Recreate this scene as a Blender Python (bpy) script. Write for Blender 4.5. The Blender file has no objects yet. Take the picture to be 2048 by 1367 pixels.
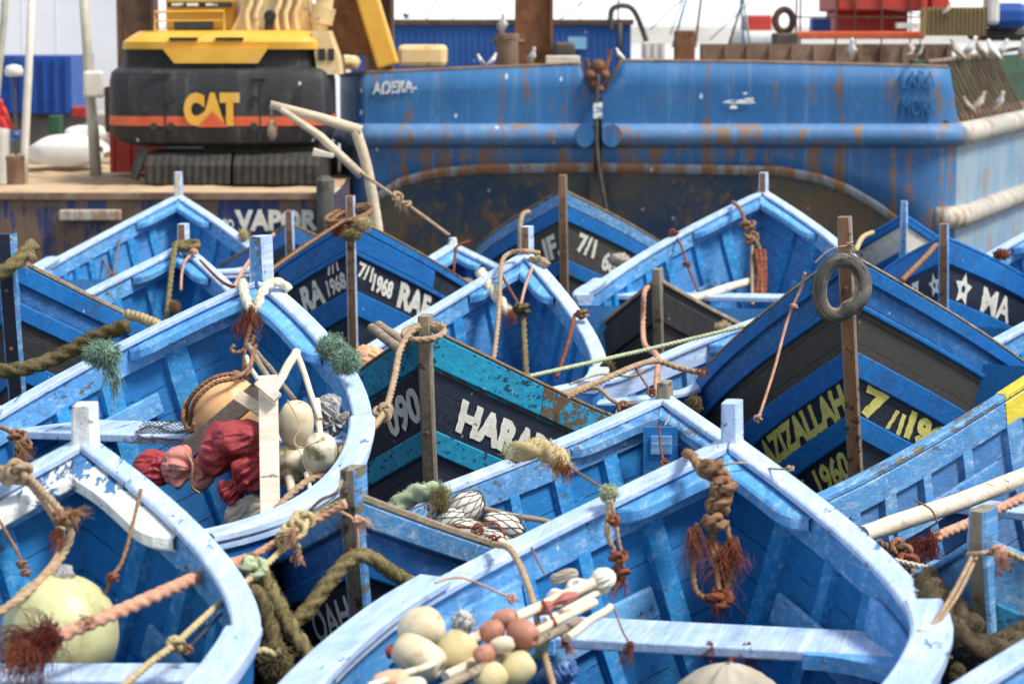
import bpy, bmesh, math, random
from mathutils import Vector, Matrix, noise
random.seed(7)
SC = bpy.context.scene
COL = SC.collection
# ---------------------------------------------------------------- camera, sky, sun, exposure
FPX = 2048*85/36
CAMH = 3.2
PITCH = math.atan((683.5-60)/FPX)
cam = bpy.data.cameras.new('camera'); camo = bpy.data.objects.new('camera', cam); COL.objects.link(camo)
camo.location = (0, 0, CAMH); camo.rotation_euler = (math.pi/2-PITCH, 0, 0)
cam.lens = 85; cam.sensor_width = 36; cam.clip_start = .1; cam.clip_end = 6000
cam.dof.use_dof = True; cam.dof.focus_distance = 13.6; cam.dof.aperture_fstop = 2.7
SC.camera = camo
SC.view_settings.view_transform = 'Standard'; SC.view_settings.look = 'None'
SC.view_settings.exposure = 0.74; SC.view_settings.gamma = 1
W = bpy.data.worlds.new('World'); SC.world = W; W.use_nodes = True
wn = W.node_tree; bg = wn.nodes['Background']
sky = wn.nodes.new('ShaderNodeTexSky'); sky.sky_type = 'NISHITA'; sky.sun_disc = False
SUNV = Vector((.50, -.24, .83)).normalized()
sky.sun_elevation = math.asin(SUNV.z); sky.sun_rotation = math.atan2(SUNV.x, SUNV.y)
sky.air_density = 1.0; sky.dust_density = 2.0; sky.ozone_density = 1.0; sky.altitude = 0
# thin bright overcast: white haze low down, paler blue overhead
tc = wn.nodes.new('ShaderNodeTexCoord'); sxyz = wn.nodes.new('ShaderNodeSeparateXYZ'); wn.links.new(tc.outputs[0], sxyz.inputs[0])
mr = wn.nodes.new('ShaderNodeMapRange'); mr.interpolation_type = 'SMOOTHSTEP'; wn.links.new(sxyz.outputs[2], mr.inputs[0]); mr.inputs[1].default_value = 0; mr.inputs[2].default_value = .55
mx = wn.nodes.new('ShaderNodeMix'); mx.data_type = 'RGBA'; wn.links.new(mr.outputs[0], mx.inputs[0])
mx.inputs[6].default_value = (9.6, 9.8, 10., 1); mx.inputs[7].default_value = (3.6, 4.0, 4.7, 1)
mx2 = wn.nodes.new('ShaderNodeMix'); mx2.data_type = 'RGBA'; mx2.inputs[0].default_value = .3
wn.links.new(mx.outputs[2], mx2.inputs[6]); wn.links.new(sky.outputs[0], mx2.inputs[7])
wn.links.new(mx2.outputs[2], bg.inputs[0]); bg.inputs[1].default_value = .114
sun = bpy.data.lights.new('sun', 'SUN'); sun.energy = 3.1; sun.angle = math.radians(14); sun.color = (1, .95, .87)
suno = bpy.data.objects.new('sun', sun); COL.objects.link(suno)
suno.rotation_euler = SUNV.to_track_quat('Z', 'Y').to_euler(); suno.location = (8, 0, 12)

def U(px, py, Y):
    """point at distance Y in front of the quay that the camera sees at photo pixel px, py"""
    u = (px-1024)/FPX; v = (683.5-py)/FPX
    cp, sp = math.cos(PITCH), math.sin(PITCH)
    dy = cp+v*sp; dz = -sp+v*cp
    k = Y/dy
    return Vector((u*k, Y, CAMH+dz*k))
def PX(Y): return Y/FPX      # metres per photo pixel at distance Y

# ---------------------------------------------------------------- object helpers
def link(o, parent=None):
    COL.objects.link(o)
    if parent: o.parent = parent
    return o
def tag(o, label, cat, group=None, kind=None):
    if label: o['label'] = label
    if cat: o['category'] = cat
    if group: o['group'] = group
    if kind: o['kind'] = kind
    return o
def empty(name, loc, label, cat, group=None, rot=(0, 0, 0)):
    o = bpy.data.objects.new(name, None); o.empty_display_size = .1
    o.location = loc; o.rotation_euler = rot
    link(o); tag(o, label, cat, group); return o

class MB:
    def __init__(s): s.v = []; s.f = []; s.m = []; s.uv = {}; s.e = {}
    def add(s, p, uv=None, e=0):
        s.v.append(tuple(p)); i = len(s.v)-1
        if uv: s.uv[i] = uv
        if e: s.e[i] = e
        return i
    def face(s, ids, m=0): s.f.append(tuple(ids)); s.m.append(m)
    def grid(s, rows, m=0, close=False, uvf=None):
        ids = [[s.add(p, uvf(i, j) if uvf else None) for j, p in enumerate(r)] for i, r in enumerate(rows)]
        n = len(rows[0])
        for i in range(len(rows)-1):
            for j in range(n if close else n-1):
                k = (j+1) % n
                s.face((ids[i][j], ids[i][k], ids[i+1][k], ids[i+1][j]), m)
        return ids
    def hexa(s, c, m=0):   # 8 corners: bottom 4 ring, top 4 ring
        i = [s.add(p) for p in c]
        for q in ((0, 3, 2, 1), (4, 5, 6, 7), (0, 1, 5, 4), (1, 2, 6, 5), (2, 3, 7, 6), (3, 0, 4, 7)):
            s.face([i[k] for k in q], m)
    def box(s, a, b, m=0, M=None):
        x0, y0, z0 = a; x1, y1, z1 = b
        c = [Vector(p) for p in ((x0, y0, z0), (x1, y0, z0), (x1, y1, z0), (x0, y1, z0), (x0, y0, z1), (x1, y0, z1), (x1, y1, z1), (x0, y1, z1))]
        if M: c = [M @ p for p in c]
        s.hexa(c, m)
    def beam(s, p, q, w, h, m=0, up=(0, 0, 1), w2=None, h2=None):
        p, q = Vector(p), Vector(q); d = (q-p).normalized(); up = Vector(up)
        if abs(d.dot(up)) > .98: up = Vector((0, 1, 0))
        a = d.cross(up).normalized(); b = a.cross(d)
        w2 = w2 or w; h2 = h2 or h
        f = lambda o, w, h: [o-a*w/2-b*h/2, o+a*w/2-b*h/2, o+a*w/2+b*h/2, o-a*w/2+b*h/2]
        s.hexa(f(p, w, h)+f(q, w2, h2), m)
    def tube(s, pts, r, seg=8, m=0, lobes=0, twist=0, cap=True, amp=.16):
        pts = [Vector(p) for p in pts]; n = len(pts)
        T = [(pts[min(i+1, n-1)]-pts[max(i-1, 0)]).normalized() for i in range(n)]
        up = Vector((0, 0, 1)) if abs(T[0].z) < .9 else Vector((1, 0, 0))
        a = T[0].cross(up).normalized(); L = 0; rows = []; Ls = []
        for i in range(n):
            if i: L += (pts[i]-pts[i-1]).length
            a = (a-T[i]*a.dot(T[i])).normalized(); b = T[i].cross(a)
            ri = r[i] if isinstance(r, (list, tuple)) else r
            row = []
            for j in range(seg):
                th = 2*math.pi*j/seg
                rr = ri*(1+(amp*math.cos(lobes*(th-twist*L)) if lobes else 0))
                row.append(pts[i]+a*math.cos(th)*rr+b*math.sin(th)*rr)
            rows.append(row); Ls.append(L)
        ids = s.grid(rows, m, True, lambda i, j: (Ls[i], j/seg))
        if cap:
            s.face(ids[0][::-1], m); s.face(ids[-1], m)
        return ids
    def lathe(s, prof, c, axis=(0, 0, 1), seg=20, m=0, sq=None):
        c = Vector(c); ax = Vector(axis).normalized()
        up = Vector((0, 0, 1)) if abs(ax.z) < .9 else Vector((1, 0, 0))
        a = ax.cross(up).normalized(); b = ax.cross(a)
        rows = [[c+ax*z+(a*math.cos(t)+b*math.sin(t))*r for t in [2*math.pi*j/seg for j in range(seg)]] for r, z in prof]
        ids = s.grid(rows, m, True)
        s.face(ids[0][::-1], m); s.face(ids[-1], m)
    def build(s, name, mats, parent=None, smooth=False, bevel=0):
        me = bpy.data.meshes.new(name)
        me.from_pydata(s.v, [], s.f); me.update()
        for m in (mats if isinstance(mats, (list, tuple)) else [mats]): me.materials.append(MT[m] if isinstance(m, str) else m)
        for p, i in zip(me.polygons, s.m): p.material_index = i; p.use_smooth = bool(smooth)
        if s.uv:
            ul = me.uv_layers.new(name='UVMap')
            for l in me.loops: ul.data[l.index].uv = s.uv.get(l.vertex_index, (0, 0))
        bm = bmesh.new(); bm.from_mesh(me); bmesh.ops.recalc_face_normals(bm, faces=bm.faces[:]); bm.to_mesh(me); bm.free()
        o = bpy.data.objects.new(name, me); link(o, parent)
        if smooth == 'auto':
            me.set_sharp_from_angle(angle=math.radians(40))
        if bevel:
            bv = o.modifiers.new('bevel', 'BEVEL'); bv.width = bevel; bv.segments = 2; bv.limit_method = 'ANGLE'; bv.angle_limit = math.radians(40)
        return o

def spline(P, n=12, closed=False):
    P = [Vector(p) for p in P]
    if len(P) == 2: return [P[0].lerp(P[1], i/n) for i in range(n+1)]
    out = []
    for i in range(len(P)-1):
        p0 = P[max(i-1, 0)]; p1 = P[i]; p2 = P[i+1]; p3 = P[min(i+2, len(P)-1)]
        for k in range(n):
            t = k/n
            out.append(.5*((2*p1)+(p2-p0)*t+(2*p0-5*p1+4*p2-p3)*t*t+(3*p1-p0-3*p2+p3)*t**3))
    out.append(P[-1]); return out
def resample(pts, step):
    out = [pts[0]]; acc = 0
    for a, b in zip(pts, pts[1:]):
        L = (b-a).length
        if L < 1e-9: continue
        while acc+L >= step:
            t = (step-acc)/L; a = a.lerp(b, t); out.append(a.copy()); L = (b-a).length; acc = 0
            if L < 1e-9: break
        acc += L
    out.append(pts[-1]); return out

# ---------------------------------------------------------------- materials
MT = {}
class NT:
    def __init__(s, name):
        s.m = bpy.data.materials.new(name); s.m.use_nodes = True; s.t = s.m.node_tree; s.n = s.t.nodes
        s.b = s.n['Principled BSDF']; MT[name] = s.m
    def set(s, sock, v):
        if hasattr(v, 'is_output'): s.t.links.new(v, sock)
        elif isinstance(v, (tuple, list)) and sock.type == 'RGBA': sock.default_value = (*v, 1) if len(v) == 3 else v
        else: sock.default_value = v
    def nd(s, typ, outs=0, props=None, **kw):
        x = s.n.new('ShaderNode'+typ)
        for k, v in (props or {}).items(): setattr(x, k, v)
        for k, v in kw.items():
            key = int(k[1:]) if k[0] == 'i' and k[1:].isdigit() else k
            s.set(x.inputs[key], v)
        return x.outputs[outs]
    def math(s, op, a, b=0., c=0.): return s.nd('Math', 0, {'operation': op}, i0=a, i1=b, i2=c)
    def mix(s, f, a, b):
        x = s.n.new('ShaderNodeMix'); x.data_type = 'RGBA'
        s.set(x.inputs[0], f); s.set(x.inputs[6], a); s.set(x.inputs[7], b); return x.outputs[2]
    def step(s, v, lo, hi):
        return s.nd('MapRange', 0, {'interpolation_type': 'SMOOTHSTEP'}, i0=v, i1=lo, i2=hi, i3=0., i4=1.)
    def noise(s, vec, scale, detail=4., rough=.6, dist=0.):
        return s.nd('TexNoise', 0, None, Vector=vec, Scale=scale, Detail=detail, Roughness=rough, Distortion=dist)
    def scaled(s, vec, sc): return s.nd('VectorMath', 0, {'operation': 'MULTIPLY'}, i0=vec, i1=sc)
    def coord(s):
        o = s.nd('TexCoord', 3); r = s.nd('ObjectInfo', 5)
        off = s.math('MULTIPLY', r, 37.)
        return s.nd('VectorMath', 0, {'operation': 'ADD'}, i0=o, i1=off)
    def out(s, col, rough=.6, bump=None, bs=.3, bd=.01, metal=0., spec=.4):
        s.set(s.b.inputs['Base Color'], col); s.set(s.b.inputs['Roughness'], rough); s.set(s.b.inputs['Metallic'], metal)
        s.b.inputs['Specular IOR Level'].default_value = spec
        if bump is not None:
            x = s.n.new('ShaderNodeBump'); x.inputs['Strength'].default_value = bs; x.inputs['Distance'].default_value = bd
            s.t.links.new(bump, x.inputs['Height']); s.t.links.new(x.outputs[0], s.b.inputs['Normal'])

def paint(name, c1, c2, chalk, under=(.2, .13, .08), chips=.62, chalkamt=.55, seam=0, rough=.64, grain=(1.1, 20, 20), fleck=.5, dirt=(.05, .05, .04), dirtamt=.3, chipscale=1.6):
    t = NT(name); c = t.coord()
    g = t.scaled(c, grain)
    big = t.noise(c, 1.7, 3, .6); rnd = t.nd('ObjectInfo', 5)
    col = t.mix(t.math('ADD', t.math('MULTIPLY', t.step(big, .33, .68), .75), t.math('MULTIPLY', rnd, .3)), c1, c2)
    n2 = t.noise(g, 1.2, 7, .76, .2); ck = t.step(n2, .47, .70)
    col = t.mix(t.math('MULTIPLY', ck, chalkamt), col, chalk)
    sp = t.noise(c, 46, 2, .5); col = t.mix(t.math('MULTIPLY', t.step(sp, .60, .72), chalkamt*.35), col, chalk)
    dn = t.noise(t.scaled(c, (2.2, 2.2, 1.0)), 2.4, 6, .7); col = t.mix(t.math('MULTIPLY', t.step(dn, .52, .72), dirtamt), col, dirt)
    # thin cracks along the grain
    cr = t.noise(t.scaled(c, (1.2, 42, 42)), 1.5, 5, .75); crk = t.step(cr, .67, .71)
    col = t.mix(t.math('MULTIPLY', crk, .45), col, tuple(x*.35 for x in c1))
    # chips down to the wood, gathered in patches
    ch = t.noise(t.scaled(c, (chipscale*.9, chipscale*3.2, chipscale*3.2)), 3.1, 9, .68); pa = t.noise(c, 1.1, 2, .5)
    chv = t.math('ADD', ch, t.math('MULTIPLY', t.math('SUBTRACT', pa, .5), .35)); chp = t.step(chv, chips, chips+.035)
    un = t.mix(t.noise(g, 3, 4, .6), under, tuple(x*.45 for x in under))
    col = t.mix(chp, col, un)
    if fleck:
        vo = t.nd('TexVoronoi', 0, None, Vector=t.scaled(c, (5., 5., 3.)), Scale=1.6, Randomness=1.)
        jit = t.math('ADD', vo, t.math('MULTIPLY', t.noise(c, 30, 3, .6), .10))
        col = t.mix(t.math('MULTIPLY', t.step(jit, .115, .085), fleck), col, (.72, .72, .68))
    gr = t.math('ADD', t.math('MULTIPLY', t.noise(t.scaled(c, tuple(.5*q for q in grain)), 2.2, 8, .78), .7), t.math('MULTIPLY', t.noise(c, 9, 6, .75), .3))
    col = t.nd('HueSaturation', 0, None, Value=t.math('ADD', t.math('MULTIPLY', gr, 1.5), .26), Color=col)
    h = t.math('MULTIPLY', t.noise(t.scaled(c, (2, 60, 60)), 1.3, 4, .6), .5)
    h = t.math('SUBTRACT', h, t.math('MULTIPLY', chp, .7)); h = t.math('SUBTRACT', h, t.math('MULTIPLY', crk, .5))
    if seam:
        uv = t.nd('UVMap', 0); sx = t.n.new('ShaderNodeSeparateXYZ'); t.t.links.new(uv, sx.inputs[0])
        wob = t.math('MULTIPLY', t.noise(c, 2.5, 2, .5), .012)
        v = t.math('ADD', sx.outputs[1], wob)
        pp = t.math('PINGPONG', v, seam/2); sm = t.step(pp, .0045, .0015)
        brk = t.step(t.noise(c, 5, 3, .6), .36, .5)
        sm = t.math('MULTIPLY', sm, brk)
        col = t.mix(t.math('MULTIPLY', sm, .6), col, tuple(x*.25 for x in c1))
        # each plank weathers a little differently
        pk = t.math('FLOOR', t.math('DIVIDE', v, seam)); wt = t.nd('TexWhiteNoise', 0, {'noise_dimensions': '1D'}, W=pk)
        col = t.mix(t.math('MULTIPLY', wt, .36), col, tuple(.65*a+.35*b for a, b in zip(c2, chalk)))
        h = t.math('SUBTRACT', h, t.math('MULTIPLY', sm, 1.6))
    t.out(col, t.math('ADD', t.math('MULTIPLY', n2, .35), rough-.15), h, .8, .008)
    return t
BL, BM, BP = (.0008, .098, .30), (.002, .148, .40), (.22, .40, .70)
paint('blue_interior', BL, BM, (.05, .23, .48), under=(.03, .07, .12), seam=.15, chips=.70, chalkamt=.34, dirt=(.004, .055, .13), dirtamt=.45, fleck=.85)
paint('blue_interior_grey', (.10, .19, .37), (.045, .16, .38), (.26, .36, .52), seam=.15, chips=.70, chalkamt=.45)
paint('blue_interior_soft', (.010, .145, .42), (.035, .21, .50), (.20, .37, .60), seam=.15, chips=.73, chalkamt=.5)
paint('blue_rib', (.003, .165, .43), (.012, .225, .52), (.22, .42, .66), chips=.66, chalkamt=.6)
paint('blue_inwale', (.045, .225, .50), (.10, .31, .58), (.34, .49, .73), chips=.64, chalkamt=.75, dirtamt=.45, dirt=(.03, .08, .16))
paint('blue_knee', (.05, .25, .56), (.11, .34, .65), (.38, .53, .78), chips=.67, chalkamt=.6)
paint('pale_cap', (.30, .43, .66), (.41, .53, .73), (.62, .68, .77), under=(.10, .26, .52), chips=.645, chalkamt=.8, fleck=.3, dirtamt=.42, dirt=(.20, .24, .30))
paint('worn_white', (.72, .73, .68), (.62, .66, .66), (.80, .80, .76), under=(.05, .20, .45), chips=.575, chalkamt=.5, fleck=0)
paint('weathered_blue', (.05, .20, .46), (.09, .27, .50), (.42, .52, .62), under=(.22, .18, .12), chips=.60, chalkamt=.7, dirtamt=.5)
paint('blue_strake', (.0015, .105, .37), (.004, .15, .45), (.07, .24, .50), chips=.655, chalkamt=.28, under=(.13, .12, .09), dirtamt=.5, dirt=(.035, .045, .05))
paint('blue_band', (.006, .088, .29), (.018, .13, .36), (.16, .28, .5), chips=.70, chalkamt=.45, seam=.12, dirtamt=.4)
paint('navy_hull', (.006, .010, .026), (.010, .016, .040), (.05, .07, .10), under=(.05, .05, .05), chips=.74, chalkamt=.35, seam=.105, fleck=.35, dirt=(.03, .03, .03))
paint('charcoal_hull', (.036, .034, .032), (.055, .050, .044), (.09, .088, .08), under=(.06, .055, .05), chips=.74, chalkamt=.5, seam=.16, dirt=(.06, .055, .04), dirtamt=.5, fleck=.4)
paint('black_hull', (.017, .018, .020), (.028, .028, .030), (.075, .08, .09), under=(.08, .07, .05), chips=.70, chalkamt=.5, seam=.11, dirtamt=.4)
paint('turquoise_paint', (.006, .20, .37), (.010, .29, .47), (.05, .38, .52), under=(.006, .06, .15), chips=.565, chalkamt=.45, dirt=(.03, .14, .22), dirtamt=.4, chipscale=2.6)
paint('turquoise_worn', (.010, .20, .36), (.016, .27, .44), (.08, .38, .5), under=(.16, .09, .045), chips=.505, chalkamt=.45, dirt=(.02, .12, .2), dirtamt=.6, chipscale=1.8)
paint('turquoise_dark', (.006, .12, .24), (.010, .18, .32), (.03, .26, .40), under=(.005, .05, .10), chips=.58, chalkamt=.3, seam=.14)
paint('brown_wood', (.17, .08, .038), (.25, .125, .06), (.33, .21, .13), under=(.08, .045, .025), chips=.60, chalkamt=.5, fleck=.15, grain=(13, 13, 1.6))
paint('brown_edge', (.15, .085, .045), (.22, .135, .075), (.36, .29, .22), under=(.06, .04, .03), chips=.60, chalkamt=.6, fleck=.1)
paint('grey_wood', (.17, .145, .105), (.24, .21, .155), (.38, .36, .31), under=(.09, .07, .045), chips=.60, chalkamt=.6, fleck=.1, grain=(13, 13, 1.6))
paint('pale_wood', (.50, .40, .27), (.60, .50, .36), (.72, .66, .55), under=(.30, .20, .12), chips=.66, chalkamt=.6, fleck=0)
paint('bleached_wood', (.54, .47, .36), (.64, .57, .46), (.78, .75, .68), under=(.36, .26, .16), chips=.64, chalkamt=.6, fleck=0)
paint('driftwood', (.20, .15, .10), (.30, .235, .16), (.5, .44, .35), under=(.10, .07, .045), chips=.62, chalkamt=.6, fleck=0)
paint('yellow_paint', (.62, .48, .03), (.70, .56, .05), (.8, .7, .3), under=(.3, .22, .05), chips=.63, chalkamt=.3, fleck=0)
paint('ivory_paint', (.66, .65, .58), (.72, .71, .64), (.8, .79, .73), under=(.2, .2, .2), chips=.68, chalkamt=.4, fleck=0, dirtamt=.2)
paint('lemon_paint', (.58, .55, .14), (.66, .61, .18), (.74, .70, .34), under=(.12, .12, .06), chips=.67, chalkamt=.4, fleck=0, dirtamt=.25)
paint('cream_paint', (.66, .62, .52), (.58, .55, .48), (.75, .73, .68), under=(.25, .18, .1), chips=.64, chalkamt=.5, fleck=0)

def simple(name, c1, c2, scale=8, rough=.6, bs=.2, bd=.004, spec=.4, extra=None, lo=.35, hi=.7, detail=5):
    t = NT(name); c = t.coord(); n = t.noise(c, scale, detail, .65)
    col = t.mix(t.step(n, lo, hi), c1, c2)
    if extra:
        ec, es, e0, e1 = extra; col = t.mix(t.step(t.noise(c, es, 5, .65), e0, e1), col, ec)
    t.out(col, rough, t.noise(c, scale*4, 4, .6), bs, bd, 0, spec); return t
def ropemat(name, c1, c2, fuzz=(.5, .4, .3)):
    t = NT(name); c = t.coord(); n = t.noise(c, 26, 5, .7); col = t.mix(t.step(n, .35, .66), c1, c2)
    n2 = t.noise(c, 170, 3, .6); col = t.mix(t.math('MULTIPLY', t.step(n2, .5, .7), .4), col, fuzz)
    t.out(col, .9, n2, .6, .003, 0, .15)
ropemat('rope_tan', (.30, .20, .115), (.42, .31, .20)); ropemat('rope_brown', (.17, .085, .045), (.29, .165, .09), (.36, .24, .15))
ropemat('rope_rust', (.13, .035, .018), (.26, .085, .045), (.34, .16, .1)); ropemat('rope_maroon', (.10, .022, .018), (.16, .04, .03), (.22, .08, .06))
ropemat('rope_olive', (.115, .095, .04), (.22, .18, .085), (.34, .29, .17)); ropemat('rope_moss', (.075, .062, .028), (.155, .125, .06), (.26, .21, .12))
ropemat('rope_white', (.58, .50, .37), (.68, .62, .50), (.75, .7, .6)); ropemat('rope_pink', (.42, .21, .135), (.54, .32, .22), (.66, .45, .34))
ropemat('rope_green', (.11, .21, .15), (.25, .36, .28), (.40, .48, .40)); ropemat('rope_lime', (.30, .36, .20), (.44, .48, .32), (.55, .58, .45))
ropemat('rope_straw', (.36, .28, .13), (.50, .41, .23), (.6, .52, .36)); ropemat('rope_dark', (.05, .04, .025), (.10, .075, .045), (.16, .12, .08))
ropemat('net_twine', (.05, .045, .04), (.09, .08, .07), (.12, .1, .09))
simple('float_cream', (.56, .47, .31), (.64, .57, .42), 5, .6, .15, extra=((.36, .27, .15), 11, .54, .72))
simple('float_cream_mossy', (.60, .53, .38), (.66, .60, .47), 6, .65, .2, extra=((.20, .17, .06), 7, .48, .62))
simple('float_yellow', (.54, .44, .21), (.60, .52, .30), 5, .6, .15, extra=((.33, .25, .11), 11, .54, .72))
simple('float_orange', (.70, .36, .15), (.74, .45, .22), 4, .45, .08, extra=((.62, .30, .12), 10, .55, .75))
simple('float_terracotta', (.36, .15, .095), (.44, .21, .14), 7, .55, .1, extra=((.22, .08, .05), 13, .54, .7))
simple('float_foam', (.60, .60, .56), (.46, .46, .43), 26, .85, .8, .01)
simple('float_olive', (.50, .49, .24), (.57, .55, .31), 2.5, .42, .08, extra=((.30, .29, .12), 6, .50, .74))
simple('tarp_red', (.25, .022, .028), (.35, .05, .055), 6, .68, .25, extra=((.50, .19, .17), 4, .55, .78))
simple('tarp_pink', (.46, .15, .125), (.56, .24, .2), 6, .7, .25, extra=((.66, .4, .34), 5, .56, .8))
simple('tarp_orange', (.70, .34, .18), (.74, .44, .28), 6, .5, .25)
simple('canvas', (.34, .30, .235), (.46, .42, .34), 4, .8, .3, extra=((.2, .17, .13), 6, .55, .75))
simple('white_cloth', (.72, .69, .62), (.62, .58, .5), 5, .8, .2, extra=((.5, .42, .34), 6, .6, .8))
simple('cane', (.58, .50, .36), (.68, .62, .50), 14, .6, .2, extra=((.35, .27, .17), 9, .58, .72))
simple('plastic_blue', (.04, .12, .32), (.40, .48, .60), 14, .35, .3, lo=.5, hi=.75); simple('plastic_green', (.16, .26, .15), (.3, .38, .27), 12, .4)
simple('foil', (.5, .5, .5), (.12, .11, .1), 30, .35, 1.0, .01, extra=((.3, .16, .05), 6, .55, .7))
simple('rubber', (.060, .058, .052), (.11, .105, .092), 6, .75, .3, extra=((.20, .18, .145), 9, .52, .72))
simple('rust', (.15, .062, .028), (.24, .115, .055), 5, .85, .4, extra=((.08, .04, .025), 4, .55, .7))
simple('rust_dark', (.075, .042, .03), (.13, .075, .05), 4, .85, .4, extra=((.2, .1, .05), 5, .58, .72))
simple('rust_plate', (.17, .105, .07), (.25, .17, .115), 3, .8, .4, extra=((.10, .055, .035), 2.2, .5, .66))
simple('iron', (.05, .045, .04), (.10, .08, .06), 8, .7); simple('ochre_pole', (.44, .32, .19), (.55, .43, .29), 9, .7)
simple('deck_sand', (.42, .29, .165), (.50, .37, .23), 1.2, .9, .3, extra=((.30, .2, .12), 2.2, .55, .72))
simple('machine_yellow', (.66, .34, .03), (.72, .41, .06), 3, .45, .05, extra=((.6, .45, .24), 3.5, .56, .8))
simple('machine_pale', (.70, .48, .20), (.74, .58, .33), 3, .55, .05, extra=((.4, .27, .13), 6, .55, .7))

simple('track_black', (.02, .019, .017), (.045, .04, .034), 7, .8, .3); simple('glass_dark', (.03, .035, .03), (.08, .085, .07), 3, .15, 0)
simple('stripe_orange', (.55, .085, .028), (.62, .13, .05), 5, .5); simple('signal_red', (.42, .03, .02), (.52, .06, .04), 2, .55, extra=((.25, .03, .02), 2, .55, .75))
simple('wall_white', (.74, .76, .78), (.80, .81, .82), .6, .6, .05); simple('white_hull', (.66, .66, .63), (.54, .53, .49), 1.5, .5, .05)
simple('panel_blue', (.006, .055, .28), (.01, .08, .36), 1.2, .5, .05, extra=((.03, .12, .4), 3, .56, .75))
simple('quay_pink', (.50, .42, .36), (.36, .29, .25), 2, .85); simple('dark_green', (.012, .05, .025), (.03, .09, .045), 3, .7)
simple('mast_white', (.62, .58, .5), (.72, .69, .62), 4, .5); simple('mast_olive', (.36, .36, .28), (.48, .47, .38), 4, .5)
simple('gull_white', (.78, .77, .74), (.70, .69, .66), 20, .7, .1); simple('gull_grey', (.36, .35, .34), (.46, .44, .42), 20, .7, .1)
simple('gull_brown', (.30, .25, .20), (.44, .39, .33), 40, .7, .1); simple('gull_dark', (.04, .04, .04), (.08, .08, .08), 20, .7, .1); simple('beak', (.62, .42, .06), (.6, .4, .1), 20, .5)
simple('shore', (.34, .32, .29), (.42, .40, .37), .05, .9); simple('flag_red', (.6, .02, .03), (.65, .05, .05), 4, .7)
simple('crate_yellow', (.50, .38, .12), (.60, .48, .22), 5, .6); simple('door_blue', (.18, .42, .62), (.25, .5, .7), 4, .5)

def steel(name, c1, c2, fade, rust=(.20, .10, .05), r0=.62, faded=.5, streak=.6, seams=0):
    t = NT(name); c = t.nd('TexCoord', 3)
    col = t.mix(t.step(t.noise(c, .7, 4, .6), .35, .68), c1, c2)
    st = t.noise(t.scaled(c, (7., 7., .45)), 1., 6, .7); col = t.mix(t.math('MULTIPLY', t.step(st, .50, .78), faded), col, fade)
    col = t.mix(t.math('MULTIPLY', t.step(t.noise(c, 5, 4, .6), .56, .8), .3), col, fade)
    r = t.noise(c, 1.5, 8, .72); r2 = t.noise(t.scaled(c, (6., 6., .5)), 1., 6, .7)
    rr = t.math('ADD', t.math('MULTIPLY', r, .5), t.math('MULTIPLY', r2, streak))
    rm = t.step(rr, r0, r0+.07); rc = t.mix(t.noise(c, 6, 5, .6), rust, tuple(x*1.7 for x in rust))
    col = t.mix(rm, col, rc)
    if seams:
        sx = t.n.new('ShaderNodeSeparateXYZ'); t.t.links.new(c, sx.inputs[0])
        ln = t.math('MAXIMUM', t.step(t.math('PINGPONG', t.math('ADD', sx.outputs[0], .3), .85), .02, .006), t.step(t.math('PINGPONG', t.math('ADD', sx.outputs[2], .18), .62), .012, .004))
        col = t.mix(t.math('MULTIPLY', ln, t.math('MULTIPLY', t.step(r2, .40, .62), .8)), col, rust)
    vo = t.nd('TexVoronoi', 0, None, Vector=t.scaled(c, (1.6, 1.6, .9)), Scale=2.2, Randomness=1.)
    col = t.mix(t.math('MULTIPLY', t.step(t.math('ADD', vo, t.math('MULTIPLY', t.noise(c, 16, 3, .6), .14)), .15, .11), .75), col, (.72, .74, .75))
    t.out(col, .55, t.math('ADD', t.noise(c, 1.2, 3, .5), t.math('MULTIPLY', rm, .06)), .35, .05)
steel('barge_blue', (.014, .105, .275), (.028, .15, .345), (.20, .28, .38), rust=(.115, .07, .045), r0=.595, faded=.55, seams=1)
steel('barge_blue_low', (.022, .10, .26), (.04, .14, .31), (.24, .32, .42), rust=(.14, .08, .048), r0=.55, faded=.65, seams=1)
steel('barge_fade', (.13, .25, .38), (.24, .34, .42), (.42, .45, .42), r0=.575, faded=.7)
steel('barge_rail', (.06, .17, .36), (.10, .22, .40), (.34, .40, .44), rust=(.17, .105, .065), r0=.56)
steel('barge_rail_rust', (.34, .33, .30), (.46, .42, .35), (.62, .58, .5), rust=(.20, .13, .085), r0=.56)
steel('barge_under', (.05, .09, .17), (.20, .16, .10), (.17, .23, .12), rust=(.19, .12, .075), r0=.55, faded=.7)
steel('barge_lip', (.30, .30, .28), (.20, .27, .36), (.5, .46, .4), r0=.50)
steel('hull_dark', (.012, .028, .11), (.02, .04, .14), (.14, .10, .07), rust=(.11, .07, .045), r0=.50, faded=.55)
steel('container_blue', (.012, .075, .28), (.02, .10, .34), (.06, .16, .38), r0=.68)
steel('machine_black', (.016, .016, .018), (.032, .032, .033), (.14, .135, .12), rust=(.30, .29, .26), r0=.70, faded=.5)
def water():
    t = NT('water'); c = t.nd('TexCoord', 3); n = t.noise(c, 2.6, 4, .6)
    t.out(t.mix(n, (.006, .016, .020), (.015, .03, .035)), .08, n, .5, .06, 0, .5)
water()
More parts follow.
